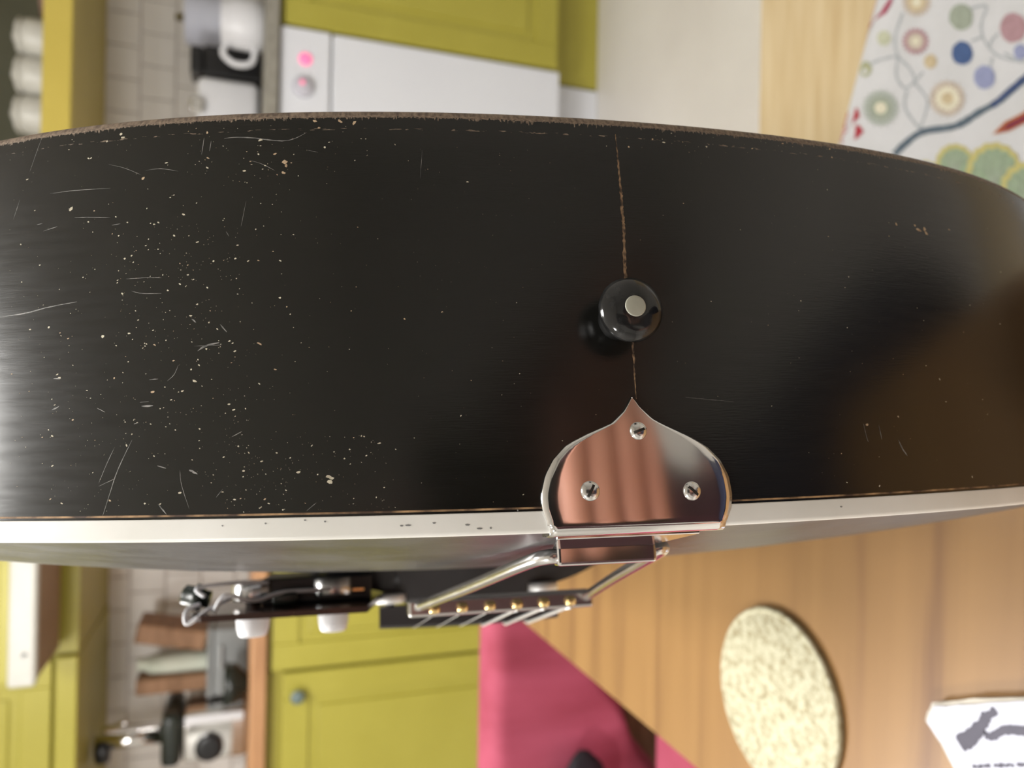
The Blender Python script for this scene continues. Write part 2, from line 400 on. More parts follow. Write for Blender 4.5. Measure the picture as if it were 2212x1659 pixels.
# --- things on the wooden worktop
def counter_thing(nm, label, cat, x, y): return thing(nm, label, cat, (x, y, CT))
g0 = at_y(446, 1478, 2.25); g1 = at_y(446, 1362, 2.25)
t = counter_thing('bread_bin', 'grey metal bread bin on the wooden worktop carrying boards and a bag', 'bread bin', (g0[0] + g1[0]) / 2, 2.33)
ztop = g0[2]
xl = at_y(446, 1508, 2.25)[0]
box('bin', xl, g1[0], 2.25, 2.42, CT, ztop - .016, m_greymetal, t, .008, 3)
box('lid', xl - .002, g1[0] + .002, 2.248, 2.422, ztop - .0155, ztop, m_greymetal, t, .005, 2)
box('handle', (g0[0] + g1[0]) / 2 - .03, (g0[0] + g1[0]) / 2 + .03, 2.236, 2.25, ztop - .04, ztop - .032, m_steel, t, .002)
def leaning(name, label, pyl, pyr, xt, Y, th, m, ang, cat):
    a = at_y(xt, pyl, Y); b = at_y(xt, pyr, Y)
    h = a[2] - ztop
    o = box(name, min(a[0], b[0]), max(a[0], b[0]), Y, Y + th, ztop, ztop + h, m, None, .005, 2)
    if ang:
        c = Vector(((a[0] + b[0]) / 2, Y, ztop)); R = Matrix.Rotation(ang, 3, 'Y')
        for v in o.data.vertices: v.co = R @ (v.co - c) + c
        mz = min(v.co.z for v in o.data.vertices)
        for v in o.data.vertices: v.co.z += ztop - mz
    tag(o, label, cat); return o
leaning('cutting_board', 'tilted brown cutting board standing on the bread bin by the paper bag', 1420, 1378, 292, 2.28, .13, m_board, .2, 'cutting board')
leaning('wooden_box', 'brown wooden box standing upright on the bread bin by the coffee machine', 1506, 1472, 292, 2.28, .12, m_board, 0, 'box')
# pale bag with a pinched top
a = at_y(292, 1472, 2.28); b = at_y(292, 1428, 2.28)
hb = a[2] - ztop; xc = (a[0] + b[0]) / 2; rx = abs(b[0] - a[0]) / 2
V, Fc = [], []
nb = 20
for i, (h, s) in enumerate(((0, .86), (.02, 1), (.3, 1.08), (.6, 1.0), (.8, .82), (.93, .6), (1, .7))):
    for k in range(nb):
        an = 2 * math.pi * k / nb
        wob = 1 + .08 * math.sin(5 * an + i * 2)
        V.append((xc + rx * s * wob * math.cos(an), 2.33 + .045 * (1 - .5 * (h > .85)) * wob * math.sin(an), ztop + h * hb))
for i in range(6):
    for k in range(nb):
        Fc.append((i * nb + k, i * nb + (k + 1) % nb, (i + 1) * nb + (k + 1) % nb, (i + 1) * nb + k))
Fc.append(tuple(range(nb - 1, -1, -1))); Fc.append(tuple(range(6 * nb, 7 * nb)))
tag(obj('paper_bag', V, Fc, m_bag, None, True), 'pale green paper bag with pinched top between the brown board and box', 'bag')
p = at_y(490, 1478, 2.12)
tag(lathe('dark_bowl', [(.022, 0), (.024, .004), (.05, .03), (.056, .06), (.053, .06), (.046, .03), (.0, .008)], (p[0], 2.12, CT), m_darkgreen), 'dark green glazed bowl in front of the grey bread bin', 'bowl')
# coffee machine
a = at_y(392, 1652, 2.18); b = at_y(392, 1545, 2.18)
xm0, xm1 = a[0], b[0]; xcm = (xm0 + xm1) / 2
t = counter_thing('coffee_machine', 'chrome coffee machine with round black dial, black lid and upright pipe', 'coffee machine', xcm, 2.26)
box('body', xm0, xm1, 2.18, 2.36, CT, a[2], m_chrome, t, .012, 3, smooth=True)
za = at_y(392, 1600, 2.16)[2]; zb = at_y(345, 1600, 2.16)[2]
V, Fc = bevel_mesh(boxv(xm0 - .006, xm1 + .002, 2.175, 2.365, za + .003, zb), BOXF, .018, 4)
obj('lid', V, Fc, m_darkgreen, t, True)
pd = at_y(452, 1612, 2.18)
dl = lathe('dial', [(.036, 0), (.036, .01), (.03, .016), (.02, .017), (0, .017)], (pd[0], 2.18, pd[2]), m_black_plastic, t, (0, -1, 0), 28)
box('side_trim', xm1 - .028, xm1 - .004, 2.172, 2.182, CT + .01, a[2] - .006, m_white_plastic, t, .003)
zc_ = at_y(172, 1600, 2.26)[2]
px_ = at_y(260, 1600, 2.26)[0]
tube('pipe', [(px_, 2.26, zb), (px_, 2.26, 1.325)], .019, m_chrome, t, 16)
tube('steam_wand', catmull([(px_ + .03, 2.24, zb), (px_ + .032, 2.24, zb + .1), (px_ + .05, 2.22, zb + .14), (px_ + .07, 2.2, zb + .08)], 5), .006, m_chrome, t)
lathe('pipe_cap', [(.03, 0), (.034, .01), (.034, .03), (.02, .036), (0, .037)], (px_ - .02, 2.26, 1.288), m_black_plastic, t)
# --- ceiling lamps, the one by the left wall an added fill
def ceiling_lamp(pos, label, power, rad, col):
    t = thing('ceiling_lamp', label, 'lamp', (pos[0], pos[1], 2.45))
    lathe('base', [(rad * .7, 0), (rad * .72, -.02), (rad * .5, -.03)], (pos[0], pos[1], 2.449), m_white_plastic, t)
    md = mat('lamp_glass', srgb(255, 248, 232), .4, emit=(1, .98, .95, 1), estr=3)
    lathe('glass_shade', [(rad * .8, -.03), (rad, -.05), (rad * .96, -.075), (rad * .6, -.1), (0, -.108)], (pos[0], pos[1], 2.449), md, t, n=40)
    ld = bpy.data.lights.new('lamp_light', 'AREA'); ld.shape = 'DISK'; ld.size = rad * 2; ld.energy = power; ld.color = col
    lo = bpy.data.objects.new('lamp_light', ld); COL.objects.link(lo); lo.parent = t
    lo.location = (0, 0, -.12)
ceiling_lamp(LAMP2_POS, 'round white ceiling lamp over the black guitar', LAMP2_POWER, .22, (1, .985, .955))
ceiling_lamp(FILL_LAMP_POS, 'added round fill lamp near the left wall', FILL_LAMP_POWER, .2, (1, .985, .955))
t = thing('pendant_lamp', 'opal glass globe pendant hanging from the ceiling beside the table', 'lamp', (LAMP_POS[0], LAMP_POS[1], 2.45))
GR_ = .13
lathe('ceiling_rose', [(.05, 0), (.05, -.012), (.012, -.03)], (LAMP_POS[0], LAMP_POS[1], 2.449), m_white_plastic, t)
tube('cable', [(LAMP_POS[0], LAMP_POS[1], 2.42), (LAMP_POS[0], LAMP_POS[1], LAMP_POS[2] + GR_ + .03)], .003, m_black_plastic, t, 8)
lathe('lamp_holder', [(.012, .05), (.03, .04), (.034, .0), (.03, -.012)], (LAMP_POS[0], LAMP_POS[1], LAMP_POS[2] + GR_), m_steel, t)
m_globe = mat('lit_opal_glass', srgb(255, 250, 240), .4, emit=(1, .98, .95, 1), estr=LAMP_POWER / (math.pi * 4 * math.pi * GR_ ** 2))
lathe('glass_globe', [(GR_ * math.sin(a), -GR_ * math.cos(a)) for a in np.linspace(0, math.pi * .95, 20)], LAMP_POS, m_globe, t, n=32)

# ------------------------------------------------------------------ table and what lies on it
TZ = 0.6889
TX0, TX1, TY0, TY1 = -0.247, 0.056, -0.06, 0.80
t = thing('dining_table', 'narrow brown veneered table on which the black guitar rests', 'table', ((TX0 + TX1) / 2, (TY0 + TY1) / 2, 0))
box('tabletop', TX0, TX1, TY0, TY1, TZ - 0.024, TZ, m_table, t, 0.0025, 2)
for x in (TX0 + .03, TX1 - .05):
    box('apron', x, x + .018, TY0 + .06, TY1 - .06, TZ - .09, TZ - .0245, m_table, t, .002, 1)
for x in (TX0 + .02, TX1 - .06):
    for y in (TY0 + .02, TY1 - .06):
        V, Fc = bevel_mesh(boxv(x, x + .04, y, y + .04, 0, TZ - .0245), BOXF, .004, 2)
        obj('leg', V, Fc, m_table, t)
# woven straw coaster: a thin disc with coiled rounds of stitches on top
cc = np.array([-0.169, 0.348, TZ]); CR = 0.049
t = thing('straw_coaster', 'round pale woven straw coaster lying on the brown table', 'coaster', tuple(cc))
lathe('disc', [(CR - .003, 0), (CR, .0012), (CR, .0028), (CR - .002, .004), (0, .004)], cc, m_straw, t, n=56)
parts = []
rr = 0.0035
while rr < CR - .002:
    n = max(8, int(2 * math.pi * rr / .0036))
    for k in range(n):
        a = 2 * math.pi * (k + .5 * (int(rr / .0028) % 2)) / n + random.uniform(-.03, .03)
        c = cc + np.array([rr * math.cos(a), rr * math.sin(a), .0041])
        tg = np.array([-math.sin(a), math.cos(a), 0]); rd = np.array([math.cos(a), math.sin(a), 0])
        up = np.array([0, 0, 1])
        l, wd, h = .0017 * random.uniform(.8, 1.05), .0013, .0008 * random.uniform(.8, 1.6)
        V = [c - tg * l, c + tg * l, c - rd * wd, c + rd * wd, c + up * h]
        parts.append((V, [(0, 2, 4), (2, 1, 4), (1, 3, 4), (3, 0, 4)]))
    rr += .0028
V, Fc = join(parts)
o = obj('woven_stitches', V, Fc, m_straw, t, True); o['kind'] = 'stuff'
tube('rim_coil', [cc + np.array([(CR - .0015) * math.cos(a), (CR - .0015) * math.sin(a), .0032]) for a in np.linspace(0, 2 * math.pi, 73)], .0017, m_straw, t, 8)

# printed notepad with perforated edge
PT = .007
def on_paper(px, py, dz=0.0): return at_z(px, py, TZ + PT + dz)
edge = [(2017, 1526), (2040, 1527), (2100, 1522), (2212, 1514), (2330, 1500), (2380, 1760), (2110, 1780), (2082, 1710), (2060, 1655), (2034, 1605), (2003, 1560), (2008, 1544)]
poly = [on_paper(*p) for p in edge]
cpt = np.mean(poly, axis=0)
t = thing('notepad', 'white printed notepad with rough perforated edge at the table corner', 'notepad', (cpt[0], cpt[1], TZ))
def slab(name, poly, z0, z1, m, parent, jag=0.0):
    n = len(poly)
    lo = [(p[0] + random.uniform(-jag, jag), p[1] + random.uniform(-jag, jag), z0) for p in poly]
    hi = [(l[0], l[1], z1) for l in lo]
    Fc = [tuple(range(n - 1, -1, -1)), tuple(range(n, 2 * n))] + [(i, (i + 1) % n, (i + 1) % n + n, i + n) for i in range(n)]
    return recalc(obj(name, lo + hi, Fc, m, parent))
def dens(poly, k=6):
    out = []
    for i in range(len(poly)):
        a, b = poly[i], poly[(i + 1) % len(poly)]
        for j in range(k): out.append(a + (b - a) * j / k)
    return out
grow = [p + (p - cpt) / np.linalg.norm(p - cpt) * .0022 for p in poly]
slab('page_block', dens(grow), TZ, TZ + PT - .0014, m_pages, t, .0002)
slab('cover_sheet', dens(poly), TZ + PT - .0013, TZ + PT, m_paper, t, .0002)
def stroke(name, pts, wid, z, m, parent, jag=0.0, sub=8, plane=None):
    P = catmull([at_z(*p, z) for p in pts], sub)
    V, Fc = [], []
    for i, p in enumerate(P):
        tt = P[min(i + 1, len(P) - 1)] - P[max(i - 1, 0)]; tt[2] = 0; tt /= np.linalg.norm(tt)
        nn = np.array([-tt[1], tt[0], 0])
        wv = (wid[min(int(i / sub), len(wid) - 1)] if hasattr(wid, '__len__') else wid) / 2
        V += [p + nn * (wv + random.uniform(-jag, jag)), p - nn * (wv + random.uniform(-jag, jag))]
    for i in range(len(P) - 1): Fc.append((2 * i, 2 * i + 1, 2 * i + 3, 2 * i + 2))
    return obj(name, V, Fc, m, parent)
zp = TZ + PT + .00012
stroke('printed_stroke', [(2152, 1534), (2132, 1548), (2118, 1570), (2100, 1590), (2072, 1608)], [.003, .0045, .0055, .0065, .004], zp, m_ink, t, .0004)
stroke('printed_stroke', [(2126, 1588), (2145, 1590), (2170, 1577), (2215, 1579), (2260, 1570)], [.003, .0032, .0036, .0036, .0036], zp, m_ink, t, .0003)
for (a, b, yy) in ((2100, 2140, 1656), (2146, 2190, 1654), (2196, 2240, 1652), (2110, 2160, 1674), (2166, 2230, 1671)):
    stroke('printed_line', [(a, yy), ((a + b) / 2, yy - 1), (b, yy - 2)], .0014, zp, m_ink, t, .0004)

# ------------------------------------------------------------------ crimson chair
YC = 1.0
t = thing('velvet_chair', 'low crimson velvet chair standing beside the brown table', 'chair', (-0.62, 0.85, 0))
def bk(px, py): p = at_y(px, py, YC); return (p[0], p[2])
ztopc = bk(1046, 1500)[1]
# padded back: bulging front with soft vertical folds; its lower corner is cut away in a curve
prof = sorted([(.372, -.565), bk(1380, 1606)[::-1], bk(1364, 1590)[::-1], bk(1352, 1555)[::-1], bk(1335, 1500)[::-1], (.52, -.35), (.57, -.30), (ztopc - .012, -.285), (ztopc, -.289)])
pz, pxr = [a for a, b in prof], [b for a, b in prof]
NU, NV = 40, 26
V, Fc = [], []
for side in (0, 1):
    for i in range(NV):
        fv = i / (NV - 1); z = pz[0] + (ztopc - pz[0]) * (1 - (1 - fv) ** 1.3)
        xr = float(np.interp(z, pz, pxr)); xl_ = -1.02
        for k in range(NU):
            fu = k / (NU - 1); fu = .5 - .5 * math.cos(math.pi * fu)
            x = xl_ + (xr - xl_) * fu
            e = min(1.0, min((x - xl_), (xr - x), (ztopc - z) * 1.2, (z - pz[0])) / .03)
            soft = math.sqrt(max(0.0, 1 - (1 - e) ** 2))
            y = YC + .02 - .036 * soft + .003 * soft * math.sin(x * 55 + 2 * math.sin(z * 14)) if side == 0 else YC + .022 + .03 * soft
            V.append((x, y, z))
n1 = NU * NV
for s_ in (0, 1):
    for i in range(NV - 1):
        for k in range(NU - 1):
            a = s_ * n1 + i * NU + k; q = (a, a + 1, a + 1 + NU, a + NU); Fc.append(q if s_ == 0 else q[::-1])
bd = [k for k in range(NU)] + [i * NU + NU - 1 for i in range(1, NV)] + [(NV - 1) * NU + k for k in range(NU - 2, -1, -1)] + [i * NU for i in range(NV - 2, 0, -1)]
for a, b in zip(bd, bd[1:] + bd[:1]): Fc.append((a, a + n1, b + n1, b))
recalc(obj('backrest', V, Fc, m_velvet, t, True))
SX1 = -.272
V, Fc = bevel_mesh(boxv(-1.02, SX1, .46, .957, .30, .42), BOXF, .035, 5)
obj('seat', V, Fc, m_velvet, t, True)
for x in (-1.0, SX1 - .05):
    for y in (.48, .9): box('leg', x, x + .04, y, y + .04, 0, .305, m_board, t, .004, 1)
box('back_frame', -1.0, -.42, 1.062, 1.085, .2, .6, m_board, t, .004, 1)
# black pouch hung over the back of the chair by its strap
YP = .958
zb0 = at_y(1300, 1650, YP)[2]; zb1 = at_y(1216, 1650, YP)[2]; xr_ = at_y(1270, 1613, YP)[0]
t = thing('black_pouch', 'small black cloth pouch hanging over the crimson chair back', 'pouch', (xr_ - .08, YP, zb0))
V, Fc = [], []
RG = ((0, .55), (.06, .8), (.3, .97), (.6, 1.0), (.85, .9), (.97, .7), (1, .45))
for i, (h, s) in enumerate(RG):
    for k in range(24):
        an = 2 * math.pi * k / 24
        c_, s_ = math.cos(an), math.sin(an)
        V.append((xr_ - .08 + .08 * s * math.copysign(abs(c_) ** .8, c_), YP - .004 + .012 * (.5 + .5 * s) * s_, zb0 + h * (zb1 - zb0) + .006 * math.sin(an * 2 + i)))
for i in range(len(RG) - 1):
    for k in range(24): Fc.append((i * 24 + k, i * 24 + (k + 1) % 24, (i + 1) * 24 + (k + 1) % 24, (i + 1) * 24 + k))
Fc.append(tuple(range(23, -1, -1))); Fc.append(tuple(range(len(V) - 24, len(V))))
obj('pouch_body', V, Fc, m_black_cloth, t, True)
tube('strap', catmull([(xr_ - .10, YP - .003, zb1 - .01), (xr_ - .1, YP - .002, ztopc - .03), (xr_ - .1, YP + .008, ztopc + .012), (xr_ - .1, YC + .03, ztopc + .016), (xr_ - .1, YC + .075, ztopc - .02), (xr_ - .1, YC + .08, ztopc - .2)], 6), .005, m_black_cloth, t)
# ------------------------------------------------------------------ pine bench with a flowered cushion
BZ = .43
t = thing('pine_bench', 'pale pine bench carrying the flowered cushion beside the guitar', 'bench', (.5, .45, 0))
nb_, y0_, y1_ = 3, .062, .716
wd_ = (y1_ - y0_) / nb_
for i in range(nb_):
    V, Fc = bevel_mesh(boxv(.115, 1.0, y0_ + i * wd_ + .0006, y0_ + (i + 1) * wd_ - .0006, BZ - .03, BZ), BOXF, .0025, 2)
    obj('plank', V, Fc, m_pine, t)
for x in (.15, .92):
    for y in (.1, .63): box('leg', x, x + .045, y, y + .045, 0, BZ - .0305, m_pine, t, .004, 1)
box('stretcher', .196, .919, .43, .455, .15, .19, m_pine, t, .003, 1)
CZ = .47
e0 = at_z(1868, 0, CZ); e1 = at_z(1791, 300, CZ)
ux = (e0 - e1); ux[2] = 0; ux /= np.linalg.norm(ux); uy = np.array([-ux[1], ux[0], 0])    # ux along the far hem, uy away
ctr = e1 + ux * .155 - uy * .19
t = thing('flowered_cushion', 'white cotton cushion printed with coloured flowers, stems and leaves', 'cushion', (ctr[0], ctr[1], BZ))
V, Fc = [], []
N = 25
def cush(u, v, top):
    hu, hv = .255, .19
    e = max(abs(u), abs(v))
    rx = hu * u; ry = hv * v
    th = (CZ - BZ) / 2
    edge_ = max(0.0, (e - .86) / .14)
    z = BZ + th + (1 if top else -1) * th * math.sqrt(max(0.0, 1 - edge_ ** 2))
    return ctr + ux * rx + uy * ry + np.array([0, 0, z - ctr[2]])
us = np.concatenate([np.linspace(-1, -.86, 7), np.linspace(-.8, .8, 11), np.linspace(.86, 1, 7)])
for top in (1, 0):
    o0 = len(V)
    for v in us:
        for u in us: V.append(cush(u, v, top))
    for i in range(N - 1):
        for j in range(N - 1):
            q = (o0 + i * N + j, o0 + i * N + j + 1, o0 + (i + 1) * N + j + 1, o0 + (i + 1) * N + j)
            Fc.append(q if top else q[::-1])
obj('cover', V, Fc, m_cloth, t, True)
# the print: flat coloured shapes in the cloth, one mesh with a colour slot for each dye
dyes = {'sage': (160, 168, 152), 'mauve': (178, 142, 148), 'blue': (72, 96, 142), 'lilac': (150, 156, 190), 'orange': (204, 186, 152), 'olive': (170, 172, 136),
        'paleolive': (196, 198, 172), 'greygreen': (172, 178, 170), 'beige': (196, 182, 168), 'cream': (226, 220, 196), 'red': (178, 52, 64), 'crimson': (166, 58, 88),
        'teal': (92, 106, 118), 'purple': (128, 46, 66), 'rust': (178, 104, 54), 'green': (150, 168, 140), 'mustard': (196, 186, 120), 'stem': (176, 180, 184), 'pink': (208, 148, 152), 'navy': (66, 82, 120)}
dn_ = list(dyes); dm = [mat('dye_' + k, tuple(c * .72 for c in srgb(*dyes[k])[:3]) + (1,), .9, col2=tuple(c * .85 for c in srgb(*dyes[k])[:3]) + (1,), scale=220, bump=0.3, bscale=500) for k in dn_]
PV, PF, PM = [], [], []
PG_, cur = [], ['printed_stem', 0]      # which printed motif each face belongs to
def motif(name): cur[0] = name; cur[1] += 1
lay = [0]
def z_lay(): lay[0] += 1; return CZ + .00015 + lay[0] * .000012
def put(poly, dye):
    o0 = len(PV); PV.extend(poly); PF.append(list(range(o0, o0 + len(poly)))); PM.append(dn_.index(dye)); PG_.append((cur[1], cur[0]))
def blob(px, py, r, dye, ry=None, rag=0.0, n=22):
    z = z_lay(); P = []
    for k in range(n):
        a = 2 * math.pi * k / n; rg = 1 + (rag * (1 if k % 2 else -1) if rag else random.uniform(-.04, .04))
        P.append(at_z(px + r * rg * math.cos(a), py + (ry or r) * rg * math.sin(a), z))
    put(P[::-1], dye)
def flower(px, py, r, petal, mid, core):
    blob(px, py, r, petal, rag=.09, n=36); blob(px, py, r * .68, mid, rag=.12, n=30); blob(px, py, r * .34, core)
def pstroke(pts, wpx, dye, sub=6):
    z = z_lay(); P = catmull([np.array(p, float) for p in pts], sub)
    L, Rr = [], []
    for i, p in enumerate(P):
        tt = P[min(i + 1, len(P) - 1)] - P[max(i - 1, 0)]; tt /= np.linalg.norm(tt) + 1e-9
        nn = np.array([-tt[1], tt[0]]) * (wpx / 2 * random.uniform(.85, 1.15))
        L.append(at_z(*(p + nn), z)); Rr.append(at_z(*(p - nn), z))
    for i in range(len(P) - 1): put([L[i], Rr[i], Rr[i + 1], L[i + 1]], dye)
def zz(x, y): return (1200 + x / 2.186, y / 2.186)
for pl_ in ([(1640, 60), (1605, 170), (1615, 260), (1670, 320), (1695, 380), (1650, 415), (1610, 360), (1615, 270)], [(1610, 265), (1540, 280), (1480, 305)],
            [(1690, 385), (1755, 470), (1745, 540), (1720, 610)], [(1660, 425), (1650, 510), (1720, 610)], [(1735, 340), (1695, 390)],
            [(1960, 40), (2035, 30), (2010, 110), (2025, 190), (2085, 260), (2190, 290), (2300, 270)], [(2015, 175), (1960, 195)], [(2065, 270), (2050, 320)], [(2090, 160), (2060, 190), (2050, 220)], [(2120, 250), (2195, 295)]):
    motif('printed_stem'); pstroke([zz(*p) for p in pl_], 5.5, 'stem')
motif('printed_branch'); pstroke([zz(*p) for p in ((1600, 730), (1650, 680), (1735, 622), (1890, 595), (2000, 530), (2090, 480), (2160, 420), (2260, 340), (2400, 240))], 15, 'teal')
pstroke([zz(*p) for p in ((2060, 500), (2160, 415), (2260, 330))], 13, 'navy')
for f_ in ((1705, 10, 30, 'beige', 'orange', 'cream'), (1700, 195, 28, 'mauve', 'beige', 'cream'), (1535, 510, 38, 'greygreen', 'sage', 'cream'), (1850, 465, 38, 'beige', 'cream', 'orange'), (1745, 540, 0, 'beige', 'cream', 'cream')):
    motif('printed_flower')
    if f_[2]: p = zz(f_[0], f_[1]); flower(p[0], p[1], f_[2], *f_[3:])
for (x, y, r, d_) in ((1915, 80, 26, 'sage'), (2160, 130, 29, 'mauve'), (1920, 250, 23, 'blue'), (2025, 365, 23, 'lilac'), (1770, 290, 14, 'orange'), (1460, 325, 15, 'olive'), (1550, 180, 15, 'paleolive'), (2195, 245, 15, 'lilac')):
    motif('printed_bud'); p = zz(x, y); blob(p[0], p[1], r, d_, r * 1.12)
def leaf(pts, dye): motif('printed_leaf'); put([at_z(*zz(*p), CZ + .00015 + .000012 * (lay[0] + 1)) for p in pts][::-1], dye); lay[0] += 1
leaf([(1470, -40), (1600, -40), (1585, 20), (1560, 62), (1500, 95), (1465, 130), (1412, 215), (1425, 150), (1450, 90)], 'crimson')
leaf([(1345, 590), (1362, 530), (1425, 508), (1436, 550), (1408, 578), (1350, 608)], 'red')
leaf([(1330, 658), (1360, 618), (1430, 588), (1456, 620), (1424, 654), (1345, 675)], 'red')
leaf([(1345, 605), (1400, 582), (1380, 600), (1330, 640)], 'pink')
leaf([(2062, 635), (2120, 575), (2200, 535), (2300, 470), (2330, 500), (2230, 575), (2140, 620)], 'rust')
leaf([(2090, 622), (2140, 580), (2210, 545), (2300, 490), (2240, 560), (2150, 606)], 'purple')
for (x, y, r) in ((1885, 775, 42), (2070, 810, 60), (1740, 850, 40), (2230, 900, 60)):
    p = zz(x, y); motif('printed_fan_leaf')
    blob(p[0], p[1], r, 'mustard', r * 1.05, rag=.03, n=30); blob(p[0] + 2, p[1] + 4, r * .84, 'green', r * .9, rag=.05, n=30)
    for k in range(7):
        a = math.pi * (1.1 + .8 * k / 6)
        pstroke([(p[0], p[1] + r * .6), (p[0] + r * .4 * math.cos(a), p[1] + r * .4 * math.sin(a)), (p[0] + r * .7 * math.cos(a), p[1] + r * .7 * math.sin(a))], 2.2, 'sage', 2)
# keep the print inside the flat of the cushion top
hu_, hv_ = .255 * .9, .19 * .9
groups_ = {}
for i in range(len(PV)):        # lower the print onto the rounded hem
    d_ = np.array(PV[i]) - ctr
    e_raw = max(abs(d_ @ ux) / .255, abs(d_ @ uy) / .19)
    d_ = ux * max(-.248, min(.248, d_ @ ux)) + uy * max(-.185, min(.185, d_ @ uy)) + np.array([0, 0, d_[2]])
    PV[i] = ctr + d_
    e = max(abs(d_ @ ux) / .255, abs(d_ @ uy) / .19); ed = min(1, max(0.0, (e - .86) / .14))
    th = (CZ - BZ) / 2
    PV[i] = (np.array(PV[i]) - np.array([0, 0, th - th * math.sqrt(1 - ed ** 2)]), e_raw)
for fidx, fc in enumerate(PF):
    if min(PV[i][1] for i in fc) < .96: groups_.setdefault(PG_[fidx], []).append(fidx)
for (gi, gname), fl_ in groups_.items():
    V, Fc, fm, used = [], [], [], []
    for fidx in fl_:
        o0 = len(V); V += [PV[i][0] for i in PF[fidx]]; Fc.append(list(range(o0, len(V))))
        if PM[fidx] not in used: used.append(PM[fidx])
        fm.append(used.index(PM[fidx]))
    obj(gname, V, Fc, None, t, False, mats=[dm[k] for k in used], fmat=fm)

# ------------------------------------------------------------------ the guitar (built in its own axes, millimetres x 0.95)
# x = across the body (towards the bass side), y = out of the face, z = from the tail towards the neck
GS = 0.95e-3
wv = np.array([-0.1801, -0.1934, -0.0209]); th_ = np.linalg.norm(wv); kk = wv / th_
Kx = np.array([[0, -kk[2], kk[1]], [kk[2], 0, -kk[0]], [-kk[1], kk[0], 0]])
GR = np.eye(3) + math.sin(th_) * Kx + (1 - math.cos(th_)) * Kx @ Kx
GT = np.array([26.3532, 24.9903, 153.6808])
gl = CAMP + MW @ GT * GS
gm = MW @ GR
guitar = bpy.data.objects.new('archtop_guitar', None); COL.objects.link(guitar)
m4 = Matrix.Identity(4)
for r in range(3):
    for c in range(3): m4[r][c] = gm[r][c]
    m4[r][3] = gl[r]
guitar.matrix_world = m4
tag(guitar, 'scratched black archtop guitar lying on its side, tail end and chrome tailpiece foremost', 'guitar')
def gobj(name, V, Fc, m, parent=None, smooth=True, uv=None, mats=None, fmat=None, fix=True):
    o = obj(name, [np.asarray(v, float) * GS for v in V], Fc, m, parent or guitar, smooth, uv, mats, fmat)
    return recalc(o) if fix else o
def gtube(name, path, r, m, parent=None, n=10, flat=1.0): return gobj(name, *tube_geo(path, r, n, flat), m, parent)
def glathe(name, prof, c, m, parent=None, axis=(0, 0, 1), n=32): return gobj(name, *lathe_geo(prof, c, axis, n), m, parent)
def gbox(name, a, m, parent=None, bev=.5, seg=2, smooth=False): return gobj(name, *bevel_mesh(boxv(*a), BOXF, bev, seg), m, parent, smooth)
def cz(s): return 1.2604e-3 * s ** 2 + 2.0369e-8 * s ** 4
def czd(s): return 2.5208e-3 * s + 8.1476e-8 * s ** 3
def yface(s): s = max(-150, min(150, s)); return -.15e-3 * s * s - .1518e-2 * s
def yback(s): s = max(-150, min(150, s)); return -(86 + .1343e-3 * s * s - .156e-2 * s)
def gcam(px, py):
    o = -GR.T @ GT; d = GR.T @ np.array([(px - CX) / F, (py - CY) / F, 1.0]); return o, d
def g_at_z(px, py, z): o, d = gcam(px, py); return o + d * ((z - o[2]) / d[2])
def rim_hit(px, py):
    o, d = gcam(px, py); lo, hi = 20.0, 400.0
    g = lambda t: (o + d * t)[2] - cz((o + d * t)[0])
    lo = 60.0
    while g(lo) > 0: lo -= 5
    hi = lo
    while g(hi) < 0 and hi < 500: hi += 3
    for _ in range(40):
        m_ = (lo + hi) / 2
        if g(m_) < 0: lo = m_
        else: hi = m_
    p = o + d * hi; return p[0], p[1]
def rim_p(s, y, off=0.0):
    n = np.array([czd(s), 0, -1.0]); n /= np.linalg.norm(n)
    return np.array([s, y, cz(s)]) + n * off
# outline of the body
half = [(s, cz(s)) for s in np.arange(0, 151, 2.5)]
half += [tuple(p) for p in catmull([(145, cz(145)), (150, cz(150)), (170, cz(170)), (186, cz(186)), (198, 86), (203.8, 106), (205, 128), (202, 156), (192, 190), (177, 225), (165, 252), (159, 278), (161, 305), (167.5, 335), (170, 362), (164, 400), (146, 436), (112, 466), (62, 484), (25, 488), (0, 488.5)], 6)[7:]]
H = np.array(half)
OUT = np.concatenate([H, (H * np.array([-1, 1]))[::-1][1:-1]])       # closed: tail -> bass side -> neck -> treble side
NO = len(OUT)
nrm = []
for i in range(NO):
    tt = OUT[(i + 1) % NO] - OUT[i - 1]; tt /= np.linalg.norm(tt)
    nrm.append(np.array([tt[1], -tt[0]]))
nrm = np.array(nrm)
arc = np.zeros(NO)
for i in range(1, NO): arc[i] = arc[i - 1] + np.linalg.norm(OUT[i] - OUT[i - 1])
tot = arc[-1] + np.linalg.norm(OUT[0] - OUT[-1])
arc = np.where(arc > tot / 2, arc - tot, arc)
def sweep(profile_fn):
    # profile_fn(i) -> list of (outward offset, y)
    V = []; np_ = None
    for i in range(NO):
        pr = profile_fn(i); np_ = len(pr)
        for (o, y) in pr:
            q = OUT[i] + nrm[i] * o
            V.append((q[0], y, q[1]))
    Fc = []
    for i in range(NO):
        for k in range(np_ - 1):
            a = i * np_ + k; b = ((i + 1) % NO) * np_ + k
            Fc.append((a, b, b + 1, a + 1))
    return V, Fc, np_

